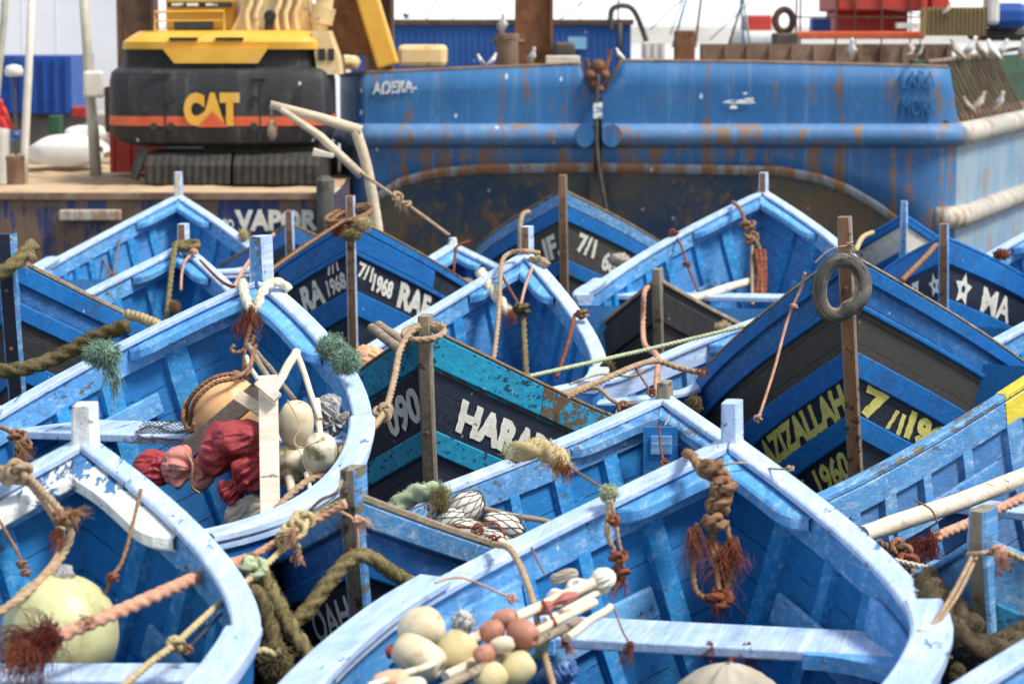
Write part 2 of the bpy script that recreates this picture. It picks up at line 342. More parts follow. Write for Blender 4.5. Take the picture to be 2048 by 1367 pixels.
# ---------------------------------------------------------------- fishing boats
FIT={'A':(1.008, 10.734, -1.827, 1.357, 0.908, 1.088, 1.939, 2.07, 2.171, 0.012),
'B':(-1.798, 10.151, -1.606, 1.456, 0.951, 0.915, 1.581, 2.129, 1.785, 0.01),
'C':(-1.42, 13.991, -1.869, 1.746, 0.885, 1.261, 2.61, 3.218, 2.136, 0.019),
'D':(-0.682, 10.146, 1.314, 1.222, 0.573, 0.986, 1.935, 2.147, 1.974, 0.004),
'E':(-0.503, 13.907, 1.45, 1.484, 0.648, 1.017, 2.176, 2.188, 1.771, 0.001),
'F':(0.841, 13.117, -1.782, 1.19, 0.844, 1.152, 1.924, 1.665, 2.296, 0.002),
'G':(2.239, 15.549, 1.361, 1.768, 0.588, 1.279, 2.093, 2.169, 1.628, -0.048),
'H':(3.394, 13.596, -2.101, 1.551, 0.753, 0.976, 2.34, 1.889, 2.125, 0.0),
'I':(1.861, 9.403, 1.03, 1.184, 0.592, 0.945, 2.068, 1.923, 2.202, 0.002),
'J':(2.344, 8.549, -1.934, 1.267, 0.755, 1.01, 2.394, 1.986, 2.013, 0.0),
'K':(-3.368, 16.094, 1.52, 1.693, 0.766, 1.042, 2.402, 2.131, 1.805, -0.001),
'L':(-3.6, 26.158, -1.549, 1.409, 0.845, 1.115, 2.311, 2.05, 2.012, 0.004),
'M':(-2.789, 20.481, -1.654, 1.37, 0.8, 1.051, 2.38, 2.095, 1.911, 0.0),
'N':(-2.174, 23.572, 1.55, 1.307, 0.702, 0.972, 2.36, 1.978, 2.043, 0.001),
'O':(-1.39, 20.811, 1.581, 1.594, 0.76, 1.017, 2.381, 2.212, 1.679, -0.001),
'P':(-0.613, 24.863, -1.479, 0.994, 0.649, 0.913, 2.46, 1.874, 2.081, -0.0),
'Q':(0.119, 18.972, -1.792, 1.45, 0.75, 1.015, 2.418, 2.065, 1.947, -0.001),
'R':(0.533, 24.617, 1.501, 1.567, 0.758, 1.066, 2.347, 2.206, 1.659, -0.009),
'S':(2.485, 23.744, -1.805, 1.613, 0.845, 1.289, 2.328, 2.268, 1.803, 0.008),
'T':(1.156, 19.158, 1.35, 1.217, 0.526, 0.86, 2.122, 2.061, 2.054, 0.003),
'U':(1.875, 18.348, -2.297, 1.001, 0.629, 0.379, 1.377, 2.12, 1.278, -0.034),
'V':(3.718, 22.899, 1.431, 1.441, 0.721, 0.974, 2.379, 1.987, 2.021, 0.0),
'W':(3.672, 20.424, 1.338, 1.444, 0.674, 0.816, 2.656, 2.254, 1.334, -0.009),
'X':(4.993, 22.139, -2.009, 1.49, 0.772, 1.023, 2.409, 2.032, 1.963, 0.0),
'Y':(4.152, 16.967, -2.008, 1.412, 0.768, 1.018, 2.402, 2.013, 1.986, 0.0)}
KB = -.75
class Hull:
    def __init__(s, key, L):
        s.key = key; s.ax, s.ay, s.psi, s.hb, s.hm, s.B, s.tm, s.p, s.q, s.roll = FIT[key]; s.L = L; s.rk = .85
        s.M = Matrix.Translation((s.ax, s.ay, 0)) @ Matrix.Rotation(s.psi, 4, 'Z') @ Matrix.Rotation(s.roll, 4, 'X')
    def w(s, t):
        if s.key == 'U': return s.B*(1-(1-min(max(t/s.tm, 0), 1))**s.p)*max(.04, 1-(max(t-s.tm, 0)/(3.0-s.tm))**2.2)
        u = min(max(t/s.tm, 0), 1); r = max(0, (t-s.tm)/max(4.2-s.tm, .5))
        return s.B*(1-(1-u)**s.p)*(1-.3*r*r)
    def h(s, t):
        u = min(max(t/s.tm, 0), 1); r = max(0, (t-s.tm)/max(4.2-s.tm, .5))
        return s.hm+(s.hb-s.hm)*(1-u)**s.q+.1*r*r
    def zk(s, t): return KB+(s.hb-KB)*max(0, 1-t/s.rk)**2
    def H(s, t): return s.h(t)-s.zk(t)
    def t0(s, d):
        if d <= 1e-6: return 0.
        a, b = 0., 2.5
        for _ in range(40):
            m = (a+b)/2
            if s.H(m) < d: a = m
            else: b = m
        return b
    def Y(s, t, d):
        if t <= 0: return 0.
        if d <= 0: return s.w(t)
        H = s.H(t)
        if d >= H: return 0.
        q = min(t/1.9, 1)**1.4; m = 1.02+1.5*q
        return s.w(t)*(1-(d/H)**m)**(1-.15*q)
    def pt(s, t, d, o, side):
        e = .02; y = s.Y(t, d); sl = min((s.Y(t+e, d)-s.Y(t-e, d))/(2*e), 3.)
        k = math.hypot(sl, 1)
        return Vector((t+o*sl/k, side*max(y-o/k, 0.), s.h(t)-d))
    def start(s, d, o):
        a = s.t0(max(d, 0))+1e-4
        if o <= 0: return a
        b = a+1.2; a0 = a
        f = lambda t: s.Y(t, d)-o*.72
        for _ in range(30):
            m = (a+b)/2
            if f(m) < 0: a = m
            else: b = m
        return b
    def row(s, d, o, ta, tb, n, side, pw=1.25):
        st = max(ta, s.start(d, o)); st = min(st, tb-.01)
        return [s.pt(st+(tb-st)*(i/n)**pw, d, o, side) for i in range(n+1)]
    def world(s, t, d, o, side): return s.M @ s.pt(t, d, o, side)
    def tz(s, z):      # t on the stem line at height z
        return s.rk*(1-math.sqrt(max(0, (z-KB)/(s.hb-KB)))) if z < s.hb else 0

def chbox(o0, o1, d0, d1, c=.006):
    return [(o0+c, d0), (o1-c, d0), (o1, d0+c), (o1, d1-c), (o1-c, d1), (o0+c, d1), (o0, d1-c), (o0, d0+c)]
def strip(mb, hl, side, prof, ta, tb, n=26, m=0, pw=1.25, dfun=None):
    rows = []
    for o, d in prof:
        r = hl.row(d, o, ta, tb, n, side, pw)
        if dfun: r = [p+Vector((0, 0, dfun(p.x))) for p in r]
        rows.append(r)
    N = len(prof); ids = [[mb.add(p) for p in r] for r in rows]
    for j in range(N):
        k = (j+1) % N
        for i in range(n): mb.face((ids[j][i], ids[j][i+1], ids[k][i+1], ids[k][i]), m)
    mb.face([ids[j][0] for j in range(N)], m); mb.face([ids[j][-1] for j in range(N)][::-1], m)

def text_mesh(body, off=.03, cell=.05):
    cu = bpy.data.curves.new('lettering', 'FONT'); cu.body = body; cu.size = 1; cu.offset = off; cu.resolution_u = 4
    o = bpy.data.objects.new('lettering', cu); COL.objects.link(o); bpy.context.view_layer.update()
    me = bpy.data.meshes.new_from_object(o.evaluated_get(bpy.context.evaluated_depsgraph_get()))
    bpy.data.objects.remove(o); bm = bmesh.new(); bm.from_mesh(me)
    xs = [v.co.x for v in bm.verts]; ys = [v.co.y for v in bm.verts]
    x0, x1, y0, y1 = min(xs), max(xs), min(ys), max(ys)
    for ax, a, b in ((0, x0, x1), (1, y0, y1)):
        k = a+cell
        while k < b:
            nrm = Vector((1, 0, 0)) if ax == 0 else Vector((0, 1, 0))
            bmesh.ops.bisect_plane(bm, geom=bm.verts[:]+bm.edges[:]+bm.faces[:], plane_co=nrm*k, plane_no=nrm); k += cell
    bm.verts.ensure_lookup_table(); bm.verts.index_update()
    V = [((v.co.x-x0), (v.co.y-y0)/(y1-y0)) for v in bm.verts]; Fc = [[v.index for v in f.verts] for f in bm.faces]
    hgt = y1-y0; bm.free(); bpy.data.meshes.remove(me)
    return V, Fc, (x1-x0)/hgt, hgt
def hull_text(hl, root, side, right, body, s0, d0, hgt, mat, wscale=1., off=.04, wob=.035, o=-.006, slope=0, name='lettering'):
    """painted letters laid on the planking; s0 arc distance from the stem of the letters' stem-side end"""
    V, Fc, ar, hh = text_mesh(body, off)
    tab = [(0., hl.t0(d0-hgt*.5))]; t = tab[0][1]; pv = hl.pt(t, d0-hgt*.5, 0, side)
    while t < hl.L-.05:
        t += .01; p = hl.pt(t, d0-hgt*.5, 0, side); tab.append((tab[-1][0]+(p-pv).length, t)); pv = p
    def T(sv):
        sv = max(sv, 0)
        i = min(int(sv/(tab[-1][0])*len(tab)), len(tab)-2)
        while i > 0 and tab[i][0] > sv: i -= 1
        while i < len(tab)-2 and tab[i+1][0] < sv: i += 1
        a, b = tab[i], tab[i+1]; return a[1]+(b[1]-a[1])*(sv-a[0])/(b[0]-a[0])
    mb = MB(); wid = ar*hgt*wscale; rs = random.random()*50
    for x, y in V:
        xx = x/hh/ar*wid
        jx = noise.noise(Vector((x*5+rs, y*5, 0)))*wob*hgt; jy = noise.noise(Vector((x*5+rs, y*5, 9)))*wob*hgt
        sv = s0+xx+jx if right else s0+wid-xx+jx
        mb.add(hl.pt(T(sv), d0-y*hgt+jy-slope*sv, o, side))
    for f in Fc: mb.face(f)
    return mb.build(name, mat, hl.obj)

def boat(key, ty, label, L=3.2, cap='pale_cap', inwale='blue_inwale', inner='blue_interior', bands=(), strakes=(), knee='blue_knee',
         stem=('brown_wood', 'pale_cap'), stem_top=.2, thwarts=(), risers=(), ribs=True, capw=(.025, .085), raised=None, rib_mat='blue_rib',
         stem_w=.085, plank='navy_hull', caph=.035, kneelen=.42, kneew=.13, rib_t=None, sides=(1, -1)):
    hl = Hull(key, L); root = empty('fishing_boat', (hl.ax, hl.ay, 0), label, 'boat', 'blue wooden fishing boats moored in the harbour', (hl.roll, 0, hl.psi))
    dm = hl.hm-KB-.25
    # planking: outside in painted bands, inside one sheet
    bl = list(bands) or [(.3, 'blue_strake')]
    mats = []; ed = [0.]; bm_ = []
    for dd, m in bl:
        n = max(1, int(round((dd-ed[-1])/.09))); e0 = ed[-1]
        for i in range(1, n+1): ed.append(e0+(dd-e0)*i/n); bm_.append(m)
    while ed[-1] < dm-.05: ed.append(min(ed[-1]+.12, dm)); bm_.append(plank)
    mats = sorted(set(bm_)); mats.append(inner)
    mb = MB(); n = 36
    for side in (1, -1):
        for o, inside in ((0, 0), (.03, 1)):
            rows = []; uvs = []
            for d in ed:
                r = hl.row(d, o, 0, L, n, side, 1.35); rows.append(r); uvs.append([(p.x, d) for p in r])
            for f in (.3, .6, .85, 1.0):
                ts = hl.t0(dm)+.002; r = []
                for i in range(n+1):
                    t = ts+(L-ts)*(i/n)**1.35; d = dm+(hl.H(t)-dm)*f
                    r.append(hl.pt(t, min(d, hl.H(t)-1e-4) if f < 1 else hl.H(t), o, side))
                rows.append(r); uvs.append([(p.x, dm+f*.5) for p in r])
            ids = [[mb.add(p, uv) for p, uv in zip(r, u)] for r, u in zip(rows, uvs)]
            for i in range(len(rows)-1):
                mi = len(mats)-1 if inside else mats.index(bm_[min(i, len(bm_)-1)])
                for j in range(n): mb.face((ids[i][j], ids[i][j+1], ids[i+1][j+1], ids[i+1][j]), mi)
    hu = mb.build('hull', mats, root, True); hl.obj = hu
    # transom closing the after end
    mb = MB(); pts = [hl.pt(L-.005, d, 0, 1) for d in ed]+[hl.pt(L-.005, hl.H(L)*.999, 0, 1)]
    pl = [mb.add(p) for p in pts]; pr = [mb.add((p.x, -p.y, p.z)) for p in pts]
    for i in range(len(pts)-1): mb.face((pl[i], pl[i+1], pr[i+1], pr[i]))
    mb.build('transom', inner, root)
    for side in (1, -1):
        if side in sides:
            mb = MB(); strip(mb, hl, side, chbox(-capw[0], capw[1], -caph, 0.002, .008), 0, L, 34); gw = mb.build('gunwale', cap, root)
            mb = MB(); strip(mb, hl, side, chbox(.028, .062, .004, .145, .006), 0, L-.02, 30); mb.build('inwale', inwale, root)
            if raised:
                mb = MB(); strip(mb, hl, side, chbox(-capw[0]-.012, capw[1]+.02, -caph-.05, -caph-.002, .012), raised, L, 20, pw=1.); mb.build('gunwale_plank', cap, gw)
            for d0, d1, m, *tb in strakes:
                mb = MB(); strip(mb, hl, side, chbox(-.026, -.001, d0, d1, .007), tb[1] if len(tb) > 1 else 0.0, tb[0] if tb else min(L-.05, 2.2), 26); mb.build('rubbing_strake', m, root)
    # stem post
    zs = [-.35, 0, .3, .6, .85, 1.05, 1.2, hl.hb-.05, hl.hb+stem_top]; zs = sorted(z for z in zs if z <= hl.hb+stem_top)
    mb = MB(); rows = []; sw = stem_w/2; c = .012
    for k, z in enumerate(zs):
        t = hl.tz(min(z, hl.hb)); fx = t-.075; bx = t+.015 if z < hl.hb-.06 else .085
        k2 = 1-(.12 if k == len(zs)-1 else 0)
        rows.append([Vector(p) for p in ((fx, -sw*k2+c, z), (fx, sw*k2-c, z), (fx+c, sw*k2, z), (bx-c, sw*k2, z), (bx, sw*k2-c, z), (bx, -sw*k2+c, z), (bx-c, -sw*k2, z), (fx+c, -sw*k2, z))])
    ids = [[mb.add(p) for p in r] for r in rows]
    for i in range(len(rows)-1):
        for j in range(8):
            k = (j+1) % 8
            mb.face((ids[i][j], ids[i][k], ids[i+1][k], ids[i+1][j]), 0 if j == (0 if ty == 1 else 4) else 1)
    mb.face(ids[-1], 0 if ty == 1 else 1); sp_ = mb.build('stem_post', list(stem), root)
    if ty == 1:
        for z in (hl.hb-.22, hl.hb-.62):
            t = hl.tz(z); mb = MB(); mb.lathe([(.004, .008), (.013, .005), (.014, 0)], (t-.076, .004, z), (-1, 0, 0), 10); mb.build('bolt', 'rust', sp_)
    if ty == 2 and knee:
        mb = MB()
        for side in (1, -1):
            rows = []; ns = 16
            for k in range(ns+1):
                x = k/ns; t = .02+x*kneelen; wd = kneew*(1 if x < .78 else math.sqrt(max(0, 1-((x-.78)/.225)**2)))
                fil = .09*max(0, 1-x/.45)**2
                oo = .06+max(wd, .004)+fil
                def q(o, d):
                    tt = max(t, hl.start(0, o)*min(1, 1)) if k == 0 else t
                    p = hl.pt(max(t, .02), 0, o, side); p.z -= d
                    return p
                rows.append([q(.03, .012), q(oo-.012, .012), q(oo, .024), q(oo, .066), q(oo-.012, .078), q(.03, .078)])
            mb.grid(rows, 0, True)
        mb.build('breasthook', knee, root)
    if ty == 2 and ribs:
        tl = rib_t or [.34+.27*i for i in range(int((min(L, 3.0)-.34)/.27))]
        for side in (1, -1):
            for t in tl:
                t += random.uniform(-.02, .02); H = hl.H(t); rows = []; hw = random.uniform(.032, .050)
                for k in range(9):
                    d = .13+(H-.13)*.93*(k/8)
                    row = []
                    for dt, o in ((-hw, .028), (-hw+.006, .068), (hw-.006, .068), (hw, .028)):
                        row.append(hl.pt(t+dt, d, o, side))
                    rows.append(row)
                mb = MB(); mb.grid(rows, 0); mb.build('rib', rib_mat, hu)
    for side, d0, d1, ta, tb, m in risers:
        for sd in ((1, -1) if side == 0 else (side,)):
            mb = MB(); strip(mb, hl, sd, chbox(.064, .092, d0, d1, .008), ta, tb, 14, pw=1.); mb.build('riser', m, root)
    for t, wd, d, m, *ex in thwarts:
        mb = MB(); z = hl.h(t)-d; c = []
        for zz in (z-.045, z):
            for tt, sd in ((t-wd/2, 1), (t+wd/2, 1), (t+wd/2, -1), (t-wd/2, -1)):
                y = max(hl.Y(tt, hl.h(tt)-z)-.035, .02); c.append(Vector((tt, sd*y, zz)))
        mb.hexa(c); th = mb.build('thwart', m, root, bevel=.008)
        if ex:        # standing knees and a bracket under the thwart's ends
            for sd in (1, -1):
                mb = MB(); rows = []
                for k in range(13):
                    x = k/12; y0 = max(hl.Y(t, d)-.06, .05); r = .34*(1-x)**.55
                    tt = t+wd/2+.045+.40*x**2.4; y0 = max(hl.Y(tt, d)-.035, .05); a = Vector((tt, sd*(y0-.44*(1-x)), z-.003)); e = t+wd/2+.002-tt
                    rows.append([a, a+Vector((e, 0, 0)), a+Vector((e, 0, -.06)), a+Vector((0, 0, -.06))])
                ids = mb.grid(rows, 0, True); mb.face(ids[0]); mb.face(ids[-1]); mb.build('thwart_bracket', 'blue_knee', th)
                mb = MB(); strip(mb, hl, sd, chbox(.066, .10, d-.13, d+.02, .01), t-.16, t+.42, 10, pw=1.); mb.build('thwart_knee', 'blue_knee', th)
    return hl, root

BO = {}
P, S = -1, 1
def mk(key, *a, **k): BO[key] = boat(key, *a, **k); return BO[key]
E2 = [(.14, 'blue_strake'), (.5, 'navy_hull')]
mk('A', 2, 'large open blue boat in front with floats heaped along its left side', L=4.6, bands=E2, stem=('pale_cap', 'pale_cap'),
   raised=1.42, thwarts=[(1.12, .38, .22, 'pale_cap', 1)], risers=[(0, .38, .51, .42, 1.35, 'blue_inwale')], stem_top=.19, kneelen=.46, capw=(.03, .095))
mk('B', 2, 'open blue boat with chipped white breasthook and white stem head', L=4.2, bands=E2, knee='worn_white', stem=('worn_white', 'worn_white'), cap='pale_cap', inwale='blue_inwale',
   raised=1.5, thwarts=[(1.28, .25, .17, 'pale_cap')], risers=[(0, .40, .53, .5, 1.6, 'blue_inwale')], stem_top=.17, kneelen=.52, kneew=.145, stem_w=.10, capw=(.025, .085))
mk('C', 2, 'big open blue boat loaded with red tarpaulin bundles, pale boards and an orange buoy', L=3.42, bands=E2, stem=('weathered_blue', 'pale_cap'), raised=1.25,
   thwarts=[(.99, .46, .16, 'pale_cap')], risers=[(0, .30, .42, .45, 1.3, 'blue_inwale')], stem_top=.27, kneelen=.5, kneew=.13, stem_w=.10, capw=(.025, .08))
mk('D', 1, 'weathered blue bow facing out at the bottom, hung with mossy rope fenders', L=2.3, cap='driftwood', stem=('grey_wood', 'weathered_blue'), stem_top=.13,
   bands=[(.22, 'blue_band'), (.62, 'navy_hull')], strakes=[(.004, .10, 'weathered_blue'), (.225, .30, 'blue_strake'), (.50, .64, 'blue_strake')], stem_w=.085)
mk('E', 1, 'navy bow with peeling turquoise strakes and white letters', L=2.6, cap='brown_edge', stem=('driftwood', 'grey_wood'), stem_top=.08, caph=.022,
   bands=[(.2, 'turquoise_worn'), (.78, 'navy_hull'), (1.1, 'turquoise_dark')], strakes=[(.006, .185, 'turquoise_paint', .72), (.006, .185, 'turquoise_worn', 2.2, .725), (.52, .65, 'turquoise_paint'), (.79, .92, 'turquoise_dark')], stem_w=.08)
mk('F', 2, 'open blue boat holding netted white floats, behind the weathered bow', L=2.1, bands=E2, inner='blue_interior', stem=('grey_wood', 'grey_wood'), cap='pale_cap', stem_top=.1,
   thwarts=[(1.45, .3, .26, 'bleached_wood')], risers=[(0, .33, .44, .8, 2.3, 'weathered_blue')], inwale='weathered_blue', knee='weathered_blue', kneelen=.5, kneew=.07, stem_w=.075, capw=(.03, .07))
mk('G', 1, 'tall bow with yellow painted letters and a tyre hung on its stem', L=1.5, cap='driftwood', stem=('brown_wood', 'grey_wood'), stem_top=.24, caph=.022,
   bands=[(.25, 'blue_band'), (.54, 'charcoal_hull'), (1.3, 'navy_hull')], strakes=[(.006, .10, 'blue_strake'), (.24, .275, 'blue_strake'), (.527, .675, 'blue_strake'), (.885, 1.02, 'blue_strake'), (1.265, 1.36, 'blue_strake', 1.6)], stem_w=.095)
mk('H', 2, 'grey-blue open boat with a yellow patch on its gunwale', L=3.6, bands=E2, inner='blue_interior_grey', cap='weathered_blue', inwale='weathered_blue', rib_mat='weathered_blue',
   risers=[(0, .27, .39, .72, 1.42, 'weathered_blue')], thwarts=[(1.0, .25, .35, 'pale_cap')], capw=(.02, .06))
mk('I', 1, 'small worn teal bow at the lower right with a grey stem post', L=2.0, cap='weathered_blue', stem=('grey_wood', 'weathered_blue'), stem_top=.14,
   bands=[(.2, 'weathered_blue'), (.6, 'black_hull')], strakes=[(.2, .3, 'turquoise_dark')], stem_w=.08, plank='black_hull')
mk('J', 2, 'boat in the bottom right corner, only its pale gunwale showing', L=3.2, bands=E2, cap='pale_cap')
mk('K', 1, 'black and blue bow at the left edge, old rope round its stem', L=2.6, cap='driftwood', stem=('navy_hull', 'weathered_blue'), stem_top=.16,
   bands=[(.26, 'blue_band'), (.6, 'black_hull')], strakes=[(.006, .13, 'blue_strake'), (.25, .36, 'blue_strake'), (.60, .74, 'blue_strake')], plank='black_hull', stem_w=.11)
mk('L', 2, 'open blue boat farthest back on the left, in front of the rusty work barge', L=4.2, bands=E2, inner='blue_interior_soft', risers=[(0, .5, .62, .9, 2.4, 'blue_inwale')], stem=('pale_wood', 'pale_cap'), stem_top=.27, raised=1.9, kneelen=.5, thwarts=[(1.7, .25, .3, 'pale_cap')])
mk('M', 2, 'open blue boat with a rope wound on its stem head at left', L=3.6, bands=E2, stem=('brown_wood', 'pale_cap'), stem_top=.2, raised=1.6, kneelen=.45)
mk('N', 1, 'dark bow half hidden between two open boats, in front of the large cream letters', L=2.4, cap='brown_edge', stem=('brown_wood', 'pale_cap'), stem_top=.14, bands=[(.16, 'blue_band'), (.6, 'black_hull')], strakes=[(.005, .15, 'blue_band')], plank='black_hull')
mk('O', 1, 'navy bow with white numerals and a rope coiled round its stem', L=2.8, cap='brown_edge', stem=('brown_wood', 'pale_cap'), stem_top=.19, caph=.022,
   bands=[(.26, 'navy_hull'), (.6, 'navy_hull')], strakes=[(.006, .07, 'blue_strake'), (.075, .24, 'blue_strake', .95), (.24, .28, 'blue_strake'), (.56, .76, 'blue_strake')])
mk('P', 2, 'small open pale blue boat with a round white stem head', L=1.5, bands=E2, cap='pale_cap', stem=('worn_white', 'worn_white'), stem_top=.08, kneelen=.5)
mk('Q', 2, 'narrow open blue boat with a tan and a green rope hanging inside its bow', L=2.55, bands=E2, inner='blue_interior_soft', stem=('brown_wood', 'pale_cap'), stem_top=.22, kneelen=.5, raised=2.0, inwale='blue_inwale', thwarts=[(1.9, .3, .5, 'pale_cap')])
mk('R', 1, 'bow with a tall brown stem under the barge arch, dark planks lettered in white', L=2.6, cap='brown_edge', stem=('brown_wood', 'grey_wood'), stem_top=.17, caph=.03,
   bands=[(.26, 'blue_band'), (.62, 'charcoal_hull'), (.8, 'charcoal_hull'), (1.0, 'black_hull')], strakes=[(.006, .12, 'weathered_blue'), (.125, .26, 'blue_strake'), (.62, .76, 'blue_strake'), (1.02, 1.14, 'blue_strake')])
mk('S', 2, 'light blue open boat at the back with a brown rope chain in its bow', L=3.9, bands=E2, inner='blue_interior_soft', stem=('brown_wood', 'pale_cap'), stem_top=.2, raised=2.0,
   thwarts=[(1.5, .34, .2, 'pale_cap')], risers=[(0, .52, .64, .5, 1.5, 'blue_inwale')], kneelen=.6)
mk('T', 1, 'small black bow with faded white letters wedged behind the pale blue gunwale', L=1.3, cap='driftwood', stem=('grey_wood', 'grey_wood'), stem_top=.1, bands=[(.3, 'black_hull'), (.7, 'black_hull')], strakes=[(.06, .28, 'black_hull')], plank='black_hull', stem_w=.075)
mk('U', 2, 'scuffed pale blue open boat whose side runs behind the bow with the tyre', L=2.95, bands=E2, inner='weathered_blue', cap='pale_cap', inwale='pale_cap', rib_mat='weathered_blue', stem_top=-.02, thwarts=[(1.5, .3, .22, 'weathered_blue')])
mk('V', 1, 'far right bow with a cream white upper strake and a thin rounded stem', L=2.4, cap='blue_strake', stem=('weathered_blue', 'pale_cap'), stem_top=.15, bands=[(.06, 'blue_band'), (.28, 'cream_paint'), (.6, 'blue_band')], strakes=[(.28, .36, 'blue_strake'), (.005, .06, 'blue_strake')], stem_w=.07)
mk('W', 1, 'navy bow at the right edge painted with white stars and letters', L=2.4, cap='blue_strake', stem=('brown_wood', 'blue_knee'), stem_top=.13, bands=[(.2, 'blue_band'), (.55, 'navy_hull')], strakes=[(.005, .19, 'blue_strake'), (.47, .62, 'blue_strake')], caph=.03)
mk('X', 2, 'open boat behind the starred bow, only its blue side showing', L=2.6, bands=E2)
mk('Y', 2, 'open boat between starred bow and tyre bow, only a sliver showing', L=1.1, bands=E2, cap='pale_cap')
# painted names and numbers
def tx(k, imgside, body, s0, d0, hgt, mat='ivory_paint', **kw):
    hl, r = BO[k]; side = 1 if imgside == 'L' else -1
    hull_text(hl, r, side, imgside == 'R', body, s0, d0, hgt, mat, **kw)
tx('E', 'R', 'HARABI', .25, .475, .195, wscale=1.05, off=.06); tx('E', 'L', '090', .09, .47, .215, wscale=.95, off=.04)
tx('G', 'R', '7', .10, .876, .195, 'lemon_paint', wscale=1.5, off=.05); tx('G', 'R', '/1', .33, .876, .14, 'lemon_paint', wscale=1.2, off=.04); tx('G', 'R', '1960', .52, .876, .195, 'lemon_paint', wscale=1.15, off=.07)
tx('G', 'L', 'AZIZALLAH', .075, .876, .195, 'lemon_paint', wscale=.80, off=.05); tx('G', 'L', '7/1 1960', .07, 1.245, .2, 'lemon_paint', wscale=.85, off=.04)
tx('O', 'R', '7/1', .09, .44, .135); tx('O', 'R', '1968', .28, .50, .16, wscale=.8, off=.05); tx('O', 'R', 'RAF', .66, .53, .23, off=.05, wscale=1.05); tx('O', 'R', '7/1', 1.02, .2, .16)
tx('O', 'L', '1968', .09, .53, .15, wscale=.85); tx('O', 'L', '7/1', .2, .36, .13); tx('O', 'L', 'RA', .44, .55, .23, off=.05); tx('O', 'L', 'BX', .95, .22, .14)
tx('R', 'R', '7/1', .22, .50, .20); tx('R', 'R', '68', .62, .56, .20); tx('R', 'R', 'CH', .24, .98, .20, off=.04); tx('R', 'L', 'IF.', .06, .58, .24)
tx('W', 'R', 'MA', .60, .46, .22, off=.03, wscale=1.35); tx('W', 'L', '7', .42, .44, .2)
tx('D', 'L', 'OAH', .12, .50, .15, wscale=1.0, off=.02); tx('D', 'R', 'R', .56, .47, .14)
tx('T', 'R', 'HAJA', .05, .64, .13, off=-.01); tx('T', 'L', 'TAO', .08, .66, .13, off=-.01); tx('T', 'L', 'NOS', .06, .82, .13, off=-.01)
def star(k, side, s0, d0, R):
    hl, r = BO[k]; sd = 1 if side == 'L' else -1; mb = MB(); t0 = hl.t0(d0)
    o, i2 = [], []
    for j in range(10):
        a = math.pi/2+j*math.pi/5; rr = R if j % 2 == 0 else R*.5
        o.append(mb.add(hl.pt(t0+s0*.72+rr*math.cos(a)*.72, d0-rr*math.sin(a), -.006, sd)))
        i2.append(mb.add(hl.pt(t0+s0*.72+R*.22*math.cos(a)*.72, d0-R*.22*math.sin(a), -.006, sd)))
    for j in range(10):
        k2 = (j+1) % 10; mb.face((o[j], o[k2], i2[k2], i2[j]))
    mb.build('painted_star', 'ivory_paint', hl.obj)
star('W', 'R', .32, .34, .15); star('W', 'L', .17, .34, .11)
def strokes(k, side, paths, wd, mat):
    """brush strokes on the planking, each a list of (arc from the stem, depth)"""
    hl, r = BO[k]; sd = 1 if side == 'L' else -1; mb = MB()
    for q, path in enumerate(paths):
        pl = resample(spline([(a, b, 0) for a, b in path], 8), .02); rows = []
        for i, p in enumerate(pl):
            T = (pl[min(i+1, len(pl)-1)]-pl[max(i-1, 0)]).normalized(); nx, ny = -T.y, T.x
            w2 = wd/2*(1+.2*noise.noise(Vector((p.x*20, p.y*20, q))))
            f = lambda a, d: hl.pt(hl.t0(d)+a*.75, d, -.006-.001*q, sd)
            rows.append([f(p.x+nx*w2, p.y+ny*w2), f(p.x-nx*w2, p.y-ny*w2)])
        mb.grid(rows)
    mb.build('painted_script', mat, hl.obj)
strokes('G', 'R', [[(.20, 1.13), (.24, 1.09), (.27, 1.16), (.33, 1.22), (.38, 1.17), (.40, 1.02)], [(.50, 1.21), (.53, 1.1), (.53, 1.0)], [(.33, 1.22), (.42, 1.26)]], .045, 'lemon_paint')
hl, r = BO['H']; mb = MB(); strip(mb, hl, -1, chbox(-.024, .064, -.039, -.0, .009), .1, .63, 12, pw=1.); mb.build('yellow_patch', 'yellow_paint', r); mb = MB(); strip(mb, hl, -1, chbox(.026, .066, .006, .148, .006), .1, .63, 12, pw=1.); mb.build('yellow_patch', 'yellow_paint', r)
# ---------------------------------------------------------------- water, far shore
mb = MB(); mb.face([mb.add(p) for p in ((-900, -20, 0), (900, -20, 0), (900, 4000, 0), (-900, 4000, 0))]); o = mb.build('water', 'water'); tag(o, None, None, kind='structure')
mb = MB(); rows = []
for i in range(61):
    x = -500+i*25; hgt = 3.2+1.6*noise.noise(Vector((i*.35, 0, 0)))+1.0*noise.noise(Vector((i*1.3, 3, 0)))
    rows.append([Vector((x, 690, -1)), Vector((x, 700, max(hgt, 1))), Vector((x, 760, max(hgt, 1)*1.3)), Vector((x, 800, -1))])
mb.grid(rows); o = mb.build('shore', 'shore'); tag(o, None, None, kind='structure')

def flat_text(body, px, py, hpx, Y, mat, parent, base=Vector((0, 0, 0)), wpx=None, name='lettering', off=.05, wob=.03, thick=0., skew=0):
    """upright letters on a front facing plate; px, py is the lower left corner"""
    V, Fc, ar, hh = text_mesh(body, off, .1); k = PX(Y); o = U(px, py, Y)-base; wid = (wpx*k if wpx else ar*hpx*k); rs = random.random()*40
    mb = MB()
    for x, y in V:
        j = noise.noise(Vector((x*4+rs, y*4, 0)))*wob*hpx*k
        xx = x/hh/ar*wid
        mb.add((o.x+xx+j, o.y-.004, o.z+y*hpx*k+j+skew*xx))
    for f in Fc: mb.face(f)
    ob = mb.build(name, mat, parent)
    if thick:
        sm = ob.modifiers.new('thickness', 'SOLIDIFY'); sm.thickness = thick; sm.offset = 0
    return ob

